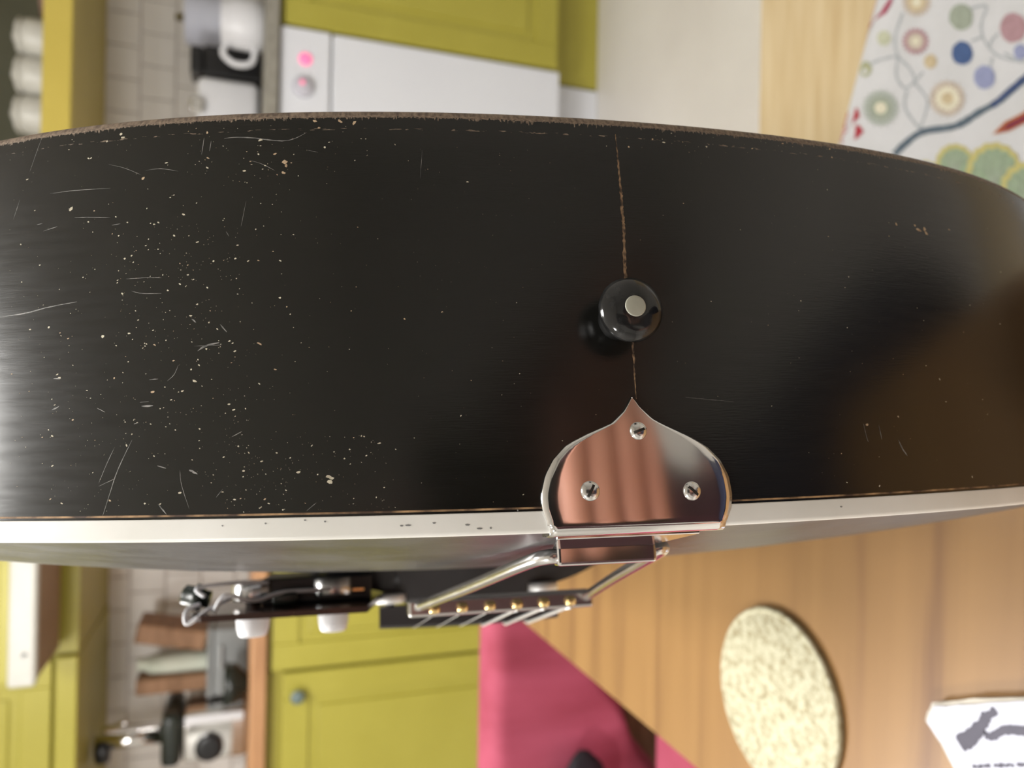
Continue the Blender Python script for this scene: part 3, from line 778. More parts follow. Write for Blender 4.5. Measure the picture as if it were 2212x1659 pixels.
def rim_material():
    m = bpy.data.materials.new('black_lacquer_side'); m.use_nodes = True
    nt = m.node_tree; b = nt.nodes['Principled BSDF']; L = nt.links.new
    uv = nd(nt, 'ShaderNodeUVMap'); sp = nd(nt, 'ShaderNodeSeparateXYZ'); L(uv.outputs[0], sp.inputs[0])
    def noise(scale, sx, sy, det=4.0):
        mp = nd(nt, 'ShaderNodeMapping'); mp.inputs['Scale'].default_value = (sx, sy, 1); L(uv.outputs[0], mp.inputs[0])
        n = nd(nt, 'ShaderNodeTexNoise'); n.inputs['Scale'].default_value = scale; n.inputs['Detail'].default_value = det; L(mp.outputs[0], n.inputs[0]); return n.outputs['Fac']
    def math_(op, a, b_=None, c=None):
        n = nd(nt, 'ShaderNodeMath', operation=op)
        for i, v in enumerate((a, b_, c)):
            if v is None: continue
            if isinstance(v, (int, float)): n.inputs[i].default_value = v
            else: L(v, n.inputs[i])
        return n.outputs[0]
    dist = sp.outputs[1]                                   # millimetres from the back edge
    n_fine = noise(1.0, 2.2, .5); n_mid = noise(1.0, .12, .05)
    lim = math_('MULTIPLY_ADD', n_fine, 4.4, 0.15)
    lim = math_('ADD', lim, math_('MULTIPLY_ADD', n_mid, 2.2, -1.1))
    worn = math_('MULTIPLY', math_('SUBTRACT', lim, dist), 2.5); 
    wn = nd(nt, 'ShaderNodeClamp'); L(worn, wn.inputs[0])
    # broken pale line a little in from the edge
    ld = math_('ABSOLUTE', math_('SUBTRACT', dist, 5.1))
    line = math_('LESS_THAN', ld, 0.2)
    brk = math_('GREATER_THAN', noise(1.0, .45, 2.0, 3), .57)
    line = math_('MULTIPLY', line, brk)
    mask = math_('MAXIMUM', wn.outputs[0], math_('MULTIPLY', line, .75))
    cr = nd(nt, 'ShaderNodeValToRGB'); L(noise(1.0, 1.3, 1.3), cr.inputs[0])
    cr.color_ramp.elements[0].position = .35; cr.color_ramp.elements[0].color = srgb(88, 72, 60)
    cr.color_ramp.elements[1].position = .7; cr.color_ramp.elements[1].color = srgb(150, 132, 112)
    base = nd(nt, 'ShaderNodeValToRGB'); L(noise(1.0, .05, .05), base.inputs[0])
    base.color_ramp.elements[0].color = (.0045, .0045, .0040, 1); base.color_ramp.elements[1].color = (.008, .0078, .0062, 1)
    mx = nd(nt, 'ShaderNodeMix', data_type='RGBA'); L(mask, mx.inputs[0]); L(base.outputs[0], mx.inputs[6]); L(cr.outputs[0], mx.inputs[7])
    L(mx.outputs[2], b.inputs['Base Color'])
    ro = math_('MULTIPLY_ADD', noise(1.0, .08, .6), .10, .17)
    ro = math_('MULTIPLY_ADD', mask, .4, ro)
    L(ro, b.inputs['Roughness'])
    bp = nd(nt, 'ShaderNodeBump'); bp.inputs['Strength'].default_value = .04; bp.inputs['Distance'].default_value = .0004
    L(noise(1.0, .25, 3.0), bp.inputs['Height']); L(bp.outputs[0], b.inputs['Normal'])
    b.inputs['Specular IOR Level'].default_value = .6
    return m
m_rim = rim_material()
m_lacquer = mat('black_lacquer_plate', (.045, .045, .047, 1), .38, col2=(.085, .085, .088, 1), scale=60, rough_var=.2, bump=.05, bscale=300)
m_binding = mat('white_binding', srgb(242, 242, 238), .3, col2=srgb(232, 232, 226), scale=40)
m_purf = mat('bare_wood_line', srgb(186, 150, 108), .7, col2=srgb(70, 50, 36), scale=180, mix=(.35, .6))
m_chip = mat('bare_primer', srgb(206, 200, 178), .7, col2=srgb(170, 160, 138), scale=900)
m_chip2 = mat('bare_wood', srgb(190, 168, 138), .7, col2=srgb(158, 134, 106), scale=900)
m_scratch = mat('scratched_lacquer', srgb(136, 134, 130), .6, col2=srgb(80, 80, 78), scale=700, mix=(.4, .65))
m_seam = mat('seam_wood', srgb(150, 122, 92), .8, col2=srgb(52, 40, 30), scale=700, mix=(.38, .62))
m_pearl = mat('pearl', srgb(176, 176, 164), .35, col2=srgb(164, 164, 150), scale=200)
m_button = mat('black_button', (.008, .008, .008, 1), .12, col2=(.02, .02, .02, 1), scale=300, rough_var=.12)
m_ebony = mat('ebony', srgb(46, 44, 46), .4, col2=srgb(36, 34, 36), scale=60)
m_silver = mat('nickel', (.72, .71, .70, 1), .2, 1.0, rough_var=.1, scale=120)
m_string = mat('wound_string', (.85, .85, .86, 1), .42, 1.0)
m_tort = mat('dark_pickguard', srgb(26, 18, 16), .2, col2=srgb(46, 26, 20), scale=60)
BW = 4.4
RR = 2.6
def rim_prof(i):
    s = OUT[i][0]; y0, y1 = yface(s), yback(s)
    pr = [(-3.0, y0), (0, y0), (0, y0 - .08), (0, y0 - .25)] + [(0, y0 + (y1 + RR - y0) * k / 10) for k in range(1, 11)]
    for k in range(1, 7):
        a = math.pi / 2 * k / 6
        pr.append((-RR * (1 - math.cos(a)), y1 + RR - RR * math.sin(a)))
    return pr
V, Fc, npf = sweep(rim_prof)
UV = []
for i in range(NO):
    s = OUT[i][0]; y1 = yback(s)
    for k, (o, y) in enumerate(rim_prof(i)):
        UV.append((arc[i], (y - y1) if o == 0 or k < 2 else (y - y1) - (RR - RR * math.sin(math.pi / 2 * (k - 13) / 6)) * .6))
rim = gobj('body_side', V, Fc, m_rim, uv=UV)
rim['label'] = 'black lacquered side with worn brown edge'
def bind_prof(i):
    y0 = yface(OUT[i][0]); r = .9
    pr = [(-.4, y0 + .02), (.22, y0 + .02), (.25, y0 + .25), (.25, y0 + BW - r)]
    for k in range(1, 6):
        a = math.pi / 2 * k / 5
        pr.append((.25 - r * (1 - math.cos(a)), y0 + BW - r + r * math.sin(a)))
    pr.append((-2.2, y0 + BW)); pr.append((-2.2, y0 + BW - 1.2))
    return pr
V, Fc, _ = sweep(bind_prof); gobj('binding', V, Fc, m_binding)['label'] = 'white plastic binding strip'
V, Fc, _ = sweep(lambda i: [(.03, yface(OUT[i][0]) - .85), (.06, yface(OUT[i][0]) - .8), (.06, yface(OUT[i][0]) - .5), (.03, yface(OUT[i][0]) - .45)])
gobj('purfling_line', V, Fc, m_purf)
# arched plates
def arch(r): return 1 - min(1, r) ** 2.0
PCZ = 230.0
def plate(name, inset, y_of, H_, sign, m):
    rs = [1.0, .985, .96, .93, .89, .84, .78, .7, .6, .48, .34, .18, .03]
    V, Fc = [], []
    for r in rs:
        for i in range(NO):
            q0 = OUT[i] + nrm[i] * inset
            q = np.array([q0[0] * r, PCZ + (q0[1] - PCZ) * r])
            e = y_of(q0[0]) * r ** 4
            flat = max(0.0, min(1.0, (1 - r) / .05))
            V.append((q[0], e + (y_of(0) * (1 - r ** 4)) + sign * H_ * arch(r / .985 if r < .985 else 1.0) * flat, q[1]))
    for j in range(len(rs) - 1):
        for i in range(NO):
            a, b = j * NO + i, j * NO + (i + 1) % NO
            Fc.append((a, b, b + NO, a + NO))
    Fc.append(tuple(range(len(V) - NO, len(V))))
    return gobj(name, V, Fc, m)
AH = 17.0
plate('top_plate', -2.1, lambda s: yface(s) + BW - .1, AH, 1, m_lacquer)
plate('back_plate', -RR, lambda s: yback(s), 17.0, -1, m_lacquer)
def top_y(s, z):
    # height of the arched face over the binding plane at (s, z)
    v = np.array([s, z - PCZ]); L_ = np.linalg.norm(v)
    if L_ < 1e-6: return BW + AH
    best = None
    u = v / L_
    q = OUT - np.array([0, PCZ]); ang = q @ np.array([-u[1], u[0]]); fw = q @ u
    idx = [i for i in range(NO) if fw[i] > 0]
    i = min(idx, key=lambda k: abs(ang[k])); r = L_ / fw[i]
    return BW - .1 + AH * arch(r / .985) * max(0, min(1, (1 - r) / .05))
# f-holes: flat dark S-shaped strips on the face, painted as shade in the openings
for sg in (-1, 1):
    path = catmull([(sg * 84, 178), (sg * 92, 186), (sg * 84, 194), (sg * 80, 208), (sg * 78, 225), (sg * 74, 242), (sg * 68, 256), (sg * 60, 262), (sg * 64, 272)], 6)
    P3 = [np.array([p[0], top_y(p[0], p[1]) + .1, p[1]]) for p in path]
    V, Fc = [], []
    for i, p in enumerate(P3):
        tt = P3[min(i + 1, len(P3) - 1)] - P3[max(i - 1, 0)]; nn = np.cross(tt, (0, 1, 0)); nn /= np.linalg.norm(nn)
        wdt = 3.2 - 1.8 * abs(i / (len(P3) - 1) - .5) * 1.2
        V += [p + nn * wdt, p - nn * wdt]
    for i in range(len(P3) - 1): Fc.append((2 * i, 2 * i + 1, 2 * i + 3, 2 * i + 2))
    gobj('f_hole_shade', V, Fc, m_dark)

# wear on the side: seam, scratches and chips
def strip(pts, wmm, off=.035, jag=0.0, sub=6):
    P = catmull([np.array(rim_hit(*p)) for p in pts], sub); V, Fc = [], []
    for i, p in enumerate(P):
        tt = P[min(i + 1, len(P) - 1)] - P[max(i - 1, 0)]; tt /= np.linalg.norm(tt) + 1e-9
        nn = np.array([-tt[1], tt[0]])
        e = min(1.0, .25 + 2.5 * min(i, len(P) - 1 - i) / len(P))
        a = p + nn * wmm / 2 * e * (1 + random.uniform(-jag, jag)); b = p - nn * wmm / 2 * e * (1 + random.uniform(-jag, jag))
        V += [rim_p(a[0], a[1], off), rim_p(b[0], b[1], off)]
    for i in range(len(P) - 1): Fc.append((2 * i, 2 * i + 1, 2 * i + 3, 2 * i + 2))
    return V, Fc
V, Fc = strip([(1329, 290), (1334, 340), (1340, 400), (1344, 450), (1347, 500), (1351, 595), (1359, 668), (1367, 745), (1370, 800), (1374, 862)], .62, .04, .5, 16)
gobj('end_seam', V, Fc, m_seam, fix=False)
sc = []
S_ = lambda pts, k=2.765, ox=0, oy=200: [(ox + x / k, oy + y / k) for x, y in pts]
S2 = lambda pts: S_(pts, 2.765, 0, 650)
for pts, wmm in ((S_([(1340, 275), (1400, 268), (1500, 270), (1620, 285), (1700, 288), (1760, 275), (1830, 240)]), .28), (S_([(300, 604), (420, 588), (540, 578), (660, 572)]), .22), (S_([(445, 748), (540, 745), (660, 748)]), .22),
                (S_([(0, 1342), (150, 1318), (300, 1280), (460, 1250)]), .3), (S_([(1220, 270), (1205, 370)]), .25), (S_([(1262, 290), (1252, 350)]), .2), (S_([(1490, 405), (1560, 425), (1640, 465)]), .16),
                (S_([(650, 430), (740, 450), (840, 490)]), .14), (S_([(870, 465), (960, 455), (1065, 470)]), .18), (S_([(755, 1113), (900, 1105), (965, 1108)]), .2), (S_([(785, 1185), (850, 1200), (965, 1200)]), .18),
                (S_([(260, 828), (345, 800)]), .2), (S_([(220, 790), (255, 782)]), .2), (S_([(668, 793), (720, 783)]), .22), (S_([(1470, 650), (1440, 800)]), .12), (S_([(250, 270), (180, 470)]), .12), (S_([(120, 640), (80, 760)]), .12),
                (S_([(1350, 830), (1368, 858)]), .25), (S_([(1840, 345), (1900, 358)]), .15),
                (S2([(790, 830), (750, 910), (700, 1020), (660, 1140), (612, 1290)]), .24), (S2([(685, 875), (640, 970), (590, 1090)]), .18), (S2([(1075, 1010), (1085, 1100), (1130, 1240)]), .16), (S2([(590, 1108), (690, 1060)]), .16),
                (S2([(1180, 300), (1230, 268), (1310, 250)]), .5), (S2([(1315, 140), (1355, 187)]), .3), (S2([(1145, 108), (1172, 130)]), .35), (S2([(845, 628), (915, 626)]), .5), (S2([(835, 606), (890, 602)]), .25), (S2([(580, 640), (628, 665)]), .22),
                (S2([(890, 472), (945, 466)]), .3), (S2([(1130, 1010), (1180, 1035)]), .5), (S2([(940, 985), (992, 1000)]), .3), (S2([(945, 1215), (995, 1275)]), .3), (S2([(1290, 1175), (1330, 1125)]), .15), (S2([(1830, 1255), (1890, 1205)]), .15),
                (S2([(1385, 812), (1445, 780)]), .2), (S2([(1000, 478), (1040, 440), (1065, 385)]), .22), (S2([(800, 735), (830, 728)]), .22), (S2([(320, 465), (365, 462)]), .3), (S2([(310, 652), (355, 630)]), .35),
                ([(1480, 858), (1520, 862), (1585, 868)], .12), ([(1865, 915), (1872, 945), (1876, 955)], .2), ([(1898, 918), (1905, 950)], .22), ([(1940, 950), (1950, 970), (1960, 985)], .4), ([(912, 325), (908, 385)], .14), ([(480, 745), (420, 748)], .15)):
    sc.append(strip(pts, wmm * (.62 if wmm < .26 else .8), .03, .35, 5))
V, Fc = join(sc)
o = gobj('scratches', V, Fc, m_scratch, fix=False); o['kind'] = 'stuff'; o['label'] = 'fine pale scratches in the lacquer'
ch, cm = [], []
def chip(px, py, r, wood=0, asp=None):
    try: s, y = rim_hit(px, py)
    except Exception: return
    if abs(s) > 184 or y > yface(s) - .9 or y < yback(s) + RR: return
    n = random.choice((5, 6, 7)); a0 = random.uniform(0, 6.3); el = asp or random.uniform(1, 2.2); ea = random.gauss(0, .5)
    V = []
    for k in range(n):
        a = a0 + 2 * math.pi * k / n; q = r * random.uniform(.6, 1.25)
        u, v = q * math.cos(a) * el, q * math.sin(a)
        V.append(rim_p(s + u * math.cos(ea) - v * math.sin(ea), y + u * math.sin(ea) + v * math.cos(ea), .03))
    ch.append((V, [tuple(range(n))])); cm.append(wood)
def scatter(n, xr, yr, rmin, rmax, wood=.15, xpow=1.0):
    for _ in range(n):
        u = random.random() ** xpow
        r = rmin + (rmax - rmin) * random.random() ** 4
        chip(xr[0] + (xr[1] - xr[0]) * u, random.uniform(*yr), r, int(random.random() < wood))
scatter(330, (20, 640), (300, 1105), .04, .20)
scatter(190, (250, 520), (480, 760), .04, .20)
scatter(170, (100, 560), (760, 1100), .03, .2)
scatter(150, (480, 860), (940, 1108), .03, .18)
scatter(130, (600, 1150), (280, 1090), .03, .14, .3)
scatter(70, (1150, 2150), (330, 1060), .03, .11, .35)
scatter(70, (1650, 2200), (480, 1040), .03, .14, .3)
scatter(60, (400, 800), (270, 400), .05, .26, .3)
scatter(50, (1300, 1900), (285, 330), .04, .22, .6)
for (x, y, r, wd_) in ((153, 452, .34, 0), (309, 385, .32, 1), (615, 350, .42, 1), (618, 358, .36, 1), (612, 373, .28, 1), (261, 290, .3, 0), (266, 297, .3, 0), (231, 306, .2, 0), (448, 287, .34, 1), (874, 689, .26, 1), (955, 674, .16, 1), (1010, 393, .16, 0),
                       (1985, 497, .5, 1), (1997, 495, .5, 1), (2000, 503, .4, 1), (1976, 487, .3, 1), (1936, 484, .3, 1), (1920, 510, .18, 1), (2050, 496, .2, 1), (1792, 322, .3, 1), (1797, 340, .22, 1), (1690, 310, .2, 1), (1873, 917, .28, 1), (1940, 900, .24, 1),
                       (710, 1030, .4, 0), (713, 1041, .42, 0), (716, 1033, .3, 0), (645, 1020, .3, 0), (560, 742, .26, 1), (222, 727, .3, 0), (105, 707, .25, 0), (128, 817, .3, 0), (330, 847, .26, 1), (420, 823, .24, 0), (735, 262, .3, 1), (765, 266, .34, 1), (680, 262, .3, 1),
                       (1730, 650, .12, 0), (1830, 708, .12, 0), (2160, 700, .14, 0), (2000, 790, .14, 0), (2030, 820, .2, 0), (1833, 598, .12, 0), (1900, 1050, .2, 0), (2100, 1030, .2, 0)):
    chip(x, y, r, wd_)
V, Fc = join(ch)
o = gobj('paint_chips', V, Fc, None, smooth=False, mats=[m_chip, m_chip2], fmat=cm, fix=False); o['kind'] = 'stuff'; o['label'] = 'small cream chips in the black lacquer'
# nicks in the binding
nk = []
for (x, y, w_) in ((868, 1136, 8), (882, 1135, 14), (938, 1130, 8), (1010, 1134, 12), (1036, 1142, 14), (1060, 1141, 6), (660, 1124, 6), (703, 1127, 5), (575, 1131, 5), (482, 1136, 4), (1118, 1103, 4), (1815, 1095, 8)):
    s, y_ = rim_hit(x, y); ww = w_ * .09 / 2
    nk.append(([rim_p(s - ww, y_ - .12, .32), rim_p(s, y_ - .2, .32), rim_p(s + ww, y_ - .05, .32), rim_p(s + ww * .4, y_ + .14, .32), rim_p(s - ww * .6, y_ + .1, .32)], [(0, 1, 2, 3, 4)]))
V, Fc = join(nk); o = gobj('binding_nicks', V, Fc, m_greymetal, smooth=False, fix=False); o['kind'] = 'stuff'; o['label'] = 'grey nicks in the white binding'

# strap button
bs, by = rim_hit(1336, 691)
bc = rim_p(bs, by, 0); ax = np.array([czd(bs), 0, -1.0]); ax /= np.linalg.norm(ax)
sb = glathe('strap_button', [(4.6, -1), (4.4, 1.5), (3.8, 3.2), (4.2, 5.0), (5.6, 6.2), (6.5, 7.0), (6.72, 7.6), (6.6, 8.2), (5.9, 9.1), (4.6, 9.9), (3.0, 10.45), (2.2, 10.55), (0.0, 10.55)], bc, m_button, None, ax, 48)
glathe('pearl_dot', [(2.15, 10.3), (2.15, 10.62), (1.9, 10.68), (0, 10.7)], bc, m_pearl, sb, ax, 28)

# tailpiece bracket: onion-shaped chrome plate bent over the binding
left = [(1361.7, 860), (1353, 876), (1344.5, 890), (1319.4, 915), (1290, 928), (1263, 940), (1222, 962), (1194, 993.6), (1176.8, 1028), (1167.4, 1072), (1170.5, 1100), (1182, 1130)]
right = [(1361.7, 860), (1369, 868), (1379, 880.8), (1407, 905.8), (1426, 916), (1444.8, 924.6), (1488.7, 945), (1523, 965), (1551.4, 993.6), (1570, 1028), (1578, 1069), (1575, 1100), (1567, 1122)]
Lp = np.array([rim_hit(*p) for p in left]); Rp = np.array([rim_hit(*p) for p in right])
ys_tip = Lp[0][1]; y_bend = BW - 1.4
rows = [ys_tip + (y_bend - ys_tip) * (k / 34.0) ** 1.5 for k in range(35)]
NC = 25
def lim_at(tab, y): 
    o_ = np.argsort(tab[:, 1]); return float(np.interp(y, tab[o_, 1], tab[o_, 0]))
def plate_rows(th):
    R_ = []
    for y in rows: R_.append([(lim_at(Lp, y) + (lim_at(Rp, y) - lim_at(Lp, y)) * j / (NC - 1), y, th) for j in range(NC)])
    return R_
def shp(j, inner):      # slightly dished rim of the plate
    e = min(j, NC - 1 - j) / (NC - 1) * 2
    return 0.0 if inner else min(.22, e * 3.2)
V = []
sl, sr = lim_at(Lp, y_bend), lim_at(Rp, y_bend)
bend = []
for k in range(1, 9):
    a = math.pi / 2 * k / 8; bend.append((y_bend + 2.2 * math.sin(a), -2.2 * (1 - math.cos(a))))
flange = [(y_bend + 2.2, -2.2 - d_) for d_ in (3, 7)]
grid = []
for y in rows:
    a_, b_ = lim_at(Lp, y), lim_at(Rp, y)
    grid.append([rim_p(a_ + (b_ - a_) * j / (NC - 1), y, .75 + shp(j, 0)) for j in range(NC)])
for (y, o_) in bend + flange:
    grid.append([rim_p(sl + (sr - sl) * (.012 + .976 * j / (NC - 1)), y, .95 + o_) for j in range(NC)])
nr = len(grid)
V = [p for g in grid for p in g]
Fc = [(i * NC + j, i * NC + j + 1, (i + 1) * NC + j + 1, (i + 1) * NC + j) for i in range(nr - 1) for j in range(NC - 1)]
o0 = len(V)                                      # inner skin, one metal thickness below
for i, g in enumerate(grid):
    for j, p in enumerate(g):
        if i < len(rows): V.append(rim_p(p[0], p[1], .0) if j in (0, NC - 1) else rim_p(p[0], p[1], -.05))
        else: V.append(p + np.array([0, -.75, .5]))
Fc += [(o0 + i * NC + j, o0 + (i + 1) * NC + j, o0 + (i + 1) * NC + j + 1, o0 + i * NC + j + 1) for i in range(nr - 1) for j in range(NC - 1)]
bd = [i * NC for i in range(nr)] + [(nr - 1) * NC + j for j in range(1, NC)] + [i * NC + NC - 1 for i in range(nr - 2, -1, -1)] + [j for j in range(NC - 2, 0, -1)]
for a, b in zip(bd, bd[1:] + bd[:1]): Fc.append((a, b, b + o0, a + o0))
br = gobj('tailpiece_bracket', V, Fc, m_chrome)
br['label'] = 'onion-shaped chrome bracket with three slotted screws'
for (x, y, r, ang) in ((1375, 932, 1.85, .35), (1272, 1061, 2.0, 1.05), (1490, 1061, 1.95, 2.4)):
    s, y_ = rim_hit(x, y); c = rim_p(s, y_, .9); a = np.array([czd(s), 0, -1.0]); a /= np.linalg.norm(a)
    sw = glathe('screw', [(r, -.3), (r, .12), (r * .93, .42), (r * .72, .74), (r * .42, .95), (0, 1.02)], c, m_silver, br, a, 28)
    # slot: dark strip over the domed head, painted as the groove's shade
    d1 = np.array([math.cos(ang), -math.sin(ang), 0]); d1 -= a * np.dot(a, d1); d1 /= np.linalg.norm(d1); d2 = np.cross(a, d1)
    V = []; ns = 9
    for k in range(ns):
        u = -1 + 2 * k / (ns - 1)
        hh = 1.06 * (1 - abs(u) ** 2.6 * .78) + .05
        for e in (-1, 1): V.append(c + d1 * u * r * .96 + d2 * e * .27 + a * hh)
    Fc = [(2 * k, 2 * k + 1, 2 * k + 3, 2 * k + 2) for k in range(ns - 1)]
    gobj('screw_slot_shade', V, Fc, m_dark, sw, fix=False)
# flange along the face, hinge sleeve and the bent-rod tailpiece
ZS = 30.0
fl = [(-14, BW + 1.0, 6.5), (14, BW + 1.0, 6.5)]
V, Fc = bevel_mesh([(-16, 4.9, 8.5), (16, 4.9, 8.5), (12.3, 7.4, 27), (-12.3, 7.4, 27), (-16, 5.9, 8.5), (16, 5.9, 8.5), (12.3, 8.5, 27), (-12.3, 8.5, 27)], BOXF, .2, 1)
gobj('bracket_flange', V, Fc, m_chrome, smooth=False)
gbox('hinge_sleeve', (-11.2, 13.4, 7.7, 12.6, 27.6, 32.6), m_chrome, bev=.9, seg=3)
pL0 = np.array([-13.2, 10.4, 30.2]); pR0 = np.array([15.4, 9.4, 30.2])
ZX = 130.0
pL = g_at_z(896, 1313, ZX); pR = g_at_z(1262, 1291, ZX)
rodL = catmull([(-10, 10.3, 30.2), pL0, pL0 + (pL - pL0) * .08 + np.array([-1.5, 0, 0]), pL0 + (pL - pL0) * .5, pL], 6)
rodR = catmull([(12, 10.3, 30.2), pR0, pR0 + (pR - pR0) * .08 + np.array([1.2, 0, 0]), pR0 + (pR - pR0) * .5, pR], 6)
gtube('tailpiece_arm', rodL, 1.75, m_silver, n=14); gtube('tailpiece_arm', rodR, 1.75, m_silver, n=14)
dv = (pR - pL); dl_ = dv / np.linalg.norm(dv); upv = np.array([0, 1, 0]); upv = upv - dl_ * (upv @ dl_); upv /= np.linalg.norm(upv); fw = np.cross(dl_, upv)
V = []
for e in (-2.5, np.linalg.norm(dv) + 2.5):
    for (a, b) in ((-3, -4), (3, -4), (3, 4), (-3, 4)): V.append(pL + dl_ * e + upv * a + fw * b)
V, Fc = bevel_mesh(V, [(0, 3, 2, 1), (4, 5, 6, 7), (0, 1, 5, 4), (1, 2, 6, 5), (2, 3, 7, 6), (3, 0, 4, 7)], 1.0, 2)
gobj('crossbar', V, Fc, m_silver, smooth=False)
# bridge
ZBr = 225.0
SY0, SY1 = 39.0, 49.8
SL, SR = -48.2, 37.0
NT = 26
gbs = []
for k in range(NT + 1):
    s = -72 + (134) * k / NT
    e = abs((s + 5) / 67)
    yt = 33.2 + 5.4 * max(0.0, min(1.0, (33 - abs(s + 6)) / 3)) - 1.2 * e ** 2 - 9.5 * max(0, (e - .55) / .45) ** 1.5
    yb_ = top_y(s, ZBr) - .2
    yt = max(yt, yb_ + 1.2); wz = 7 * (1 - .35 * e)
    gbs.append([(s, yb_, ZBr - wz), (s, yt, ZBr - wz * .55), (s, yt, ZBr + wz * .55), (s, yb_, ZBr + wz)])
V = [p for g in gbs for p in g]
Fc = [(4 * i + a, 4 * i + (a + 1) % 4, 4 * i + 4 + (a + 1) % 4, 4 * i + 4 + a) for i in range(NT) for a in range(4)] + [(0, 1, 2, 3), tuple(4 * NT + a for a in (3, 2, 1, 0))]
gobj('bridge_base', V, Fc, m_ebony, smooth=False)
V = []; NS = 14
for k in range(NS + 1):
    s = SL + (SR - SL) * k / NS; cr_ = -.9 * ((s + 5.6) / 43) ** 2
    for (y, z) in ((SY0, ZBr - 3.6), (SY1 + cr_ - 1.5, ZBr - 3.0), (SY1 + cr_, ZBr - 1), (SY1 + cr_, ZBr + 1), (SY1 + cr_ - 1.5, ZBr + 3.0), (SY0, ZBr + 3.6)): V.append((s, y, z))
Fc = [(6 * i + a, 6 * i + (a + 1) % 6, 6 * i + 6 + (a + 1) % 6, 6 * i + 6 + a) for i in range(NS) for a in range(6)] + [tuple(range(6)), tuple(6 * NS + a for a in range(5, -1, -1))]
gobj('bridge_saddle', V, Fc, m_ebony, smooth=False)
for (px, py) in ((842, 1291), (1168, 1266)):
    p = g_at_z(px, py, ZBr)
    glathe('thumbwheel', [(2, -3.4), (2, -2.3), (7.6, -2.3), (8.2, -1.6), (8.2, 1.6), (7.6, 2.3), (2, 2.3), (2, SY0 - p[1] + .5)], (p[0], p[1], ZBr), m_wheel, None, (0, 1, 0), 32)
# strings and ball ends
ball_px = [(945, 1313), (1004, 1308), (1060, 1301), (1120, 1298), (1175, 1297), (1230, 1293)]
gauge = [.12, .16, .22, .62, .74, .86]
for k in range(6):
    tpos = .105 + .158 * k
    b = pL + dv * tpos
    s_end = (-33 + 55.0 * k / 5) + .5
    sd = np.array([s_end, SY1 + .1 + gauge[k] - .9 * ((s_end + 5.6) / 43) ** 2, ZBr])
    bb = b - fw * 4.6 * (1 if fw[2] > 0 else -1) + upv * .3
    V, Fc = lathe_geo([(.0, -1.7), (1.3, -1.7), (1.75, -.9), (1.75, .9), (1.3, 1.7), (0, 1.7)], bb, dl_, 16)
    be = gobj('ball_end', V, Fc, m_brass); be['label'] = 'brass string ball end'
    st = bb + np.array([0, 2.2, .5])
    nut = np.array([(k - 2.5) * 7.2 * .98, 33.0, 800.0])
    gtube('string', [st, st + np.array([0, .8, 6]), sd, sd + (nut - sd) * .3, nut], gauge[k], m_string, None, 8)
# neck, fingerboard and head
V, Fc = bevel_mesh([(-28, 2, 470), (28, 2, 470), (22, 14, 800), (-22, 14, 800), (-28, 24, 400), (28, 24, 400), (22, 27, 800), (-22, 27, 800)], BOXF, 4, 3)
gobj('neck', V, Fc, m_lacquer, smooth=False)
V, Fc = bevel_mesh([(-28, 24.3, 392), (28, 24.3, 392), (22, 27.2, 800), (-22, 27.2, 800), (-28, 29, 392), (28, 29, 392), (22, 31.5, 800), (-22, 31.5, 800)], BOXF, .6, 1)
gobj('fingerboard', V, Fc, m_ebony, smooth=False)
gbox('nut', (-22, 22, 27, 33, 800.2, 805), m_binding, bev=.4)
V, Fc = bevel_mesh([(-24, 10, 803), (24, 10, 803), (38, -14, 960), (-38, -14, 960), (-24, 26, 806), (24, 26, 806), (38, 1, 960), (-38, 1, 960)], BOXF, 2, 2)
gobj('headstock', V, Fc, m_lacquer, smooth=False)
# floating pickguard with its controls
PG = 35.2
pgo = [(-54, 168), (-116, 168), (-124, 176), (-122, 200), (-108, 240), (-84, 300), (-62, 350), (-46, 372), (-36, 366), (-40, 300), (-46, 230)]
V = [(x, PG - 2.4, z) for x, z in pgo] + [(x, PG, z) for x, z in pgo]; n = len(pgo)
Fc = [tuple(range(n - 1, -1, -1)), tuple(range(n, 2 * n))] + [(i, (i + 1) % n, (i + 1) % n + n, i + n) for i in range(n)]
pg = gobj('pickguard', V, Fc, m_tort, smooth=False); pg['label'] = 'dark floating pickguard with two white knobs'
for (px, pyb, wpx) in ((547, 1327, 66), (720, 1326, 62)):
    p = g_at_z(px, pyb, 200.0); c = (p[0], PG, 200.0); r = 7.0 if px < 600 else 6.6
    glathe('knob', [(r, .5), (r, 1.2), (r * .94, 6.5), (r * .82, 9.6), (r * .7, 10.2), (0, 10.2)], c, m_white_plastic, pg, (0, 1, 0), 28)
    glathe('potentiometer', [(3.2, -2.5), (3.2, -4.5), (8.6, -4.6), (8.8, -5.2), (8.8, -12), (8.2, -12.6), (0, -12.6)], c, m_silver, pg, (0, 1, 0), 28)
    gbox('solder_lugs', (p[0] + 8, p[0] + 13, PG - 7.5, PG - 6.2, 195, 205), m_brass, pg, .2, 1)
gbox('capacitor', (-92, -82, PG - 8, PG - 3, 185, 194), m_darkgreen, pg, 1.2, 3, True)
glathe('jack', [(0, -3), (3.4, -3), (3.4, 0), (5.2, 0), (5.2, 3), (4, 3.6), (4, 7), (2.5, 8), (0, 8)], (-119, PG - 7.5, 186), m_darkgreen, pg, (-1, -.25, 0), 16)
gbox('control_box', (-98, -52, PG - 13, PG - 2.5, 196, 240), m_black_plastic, pg, .8)
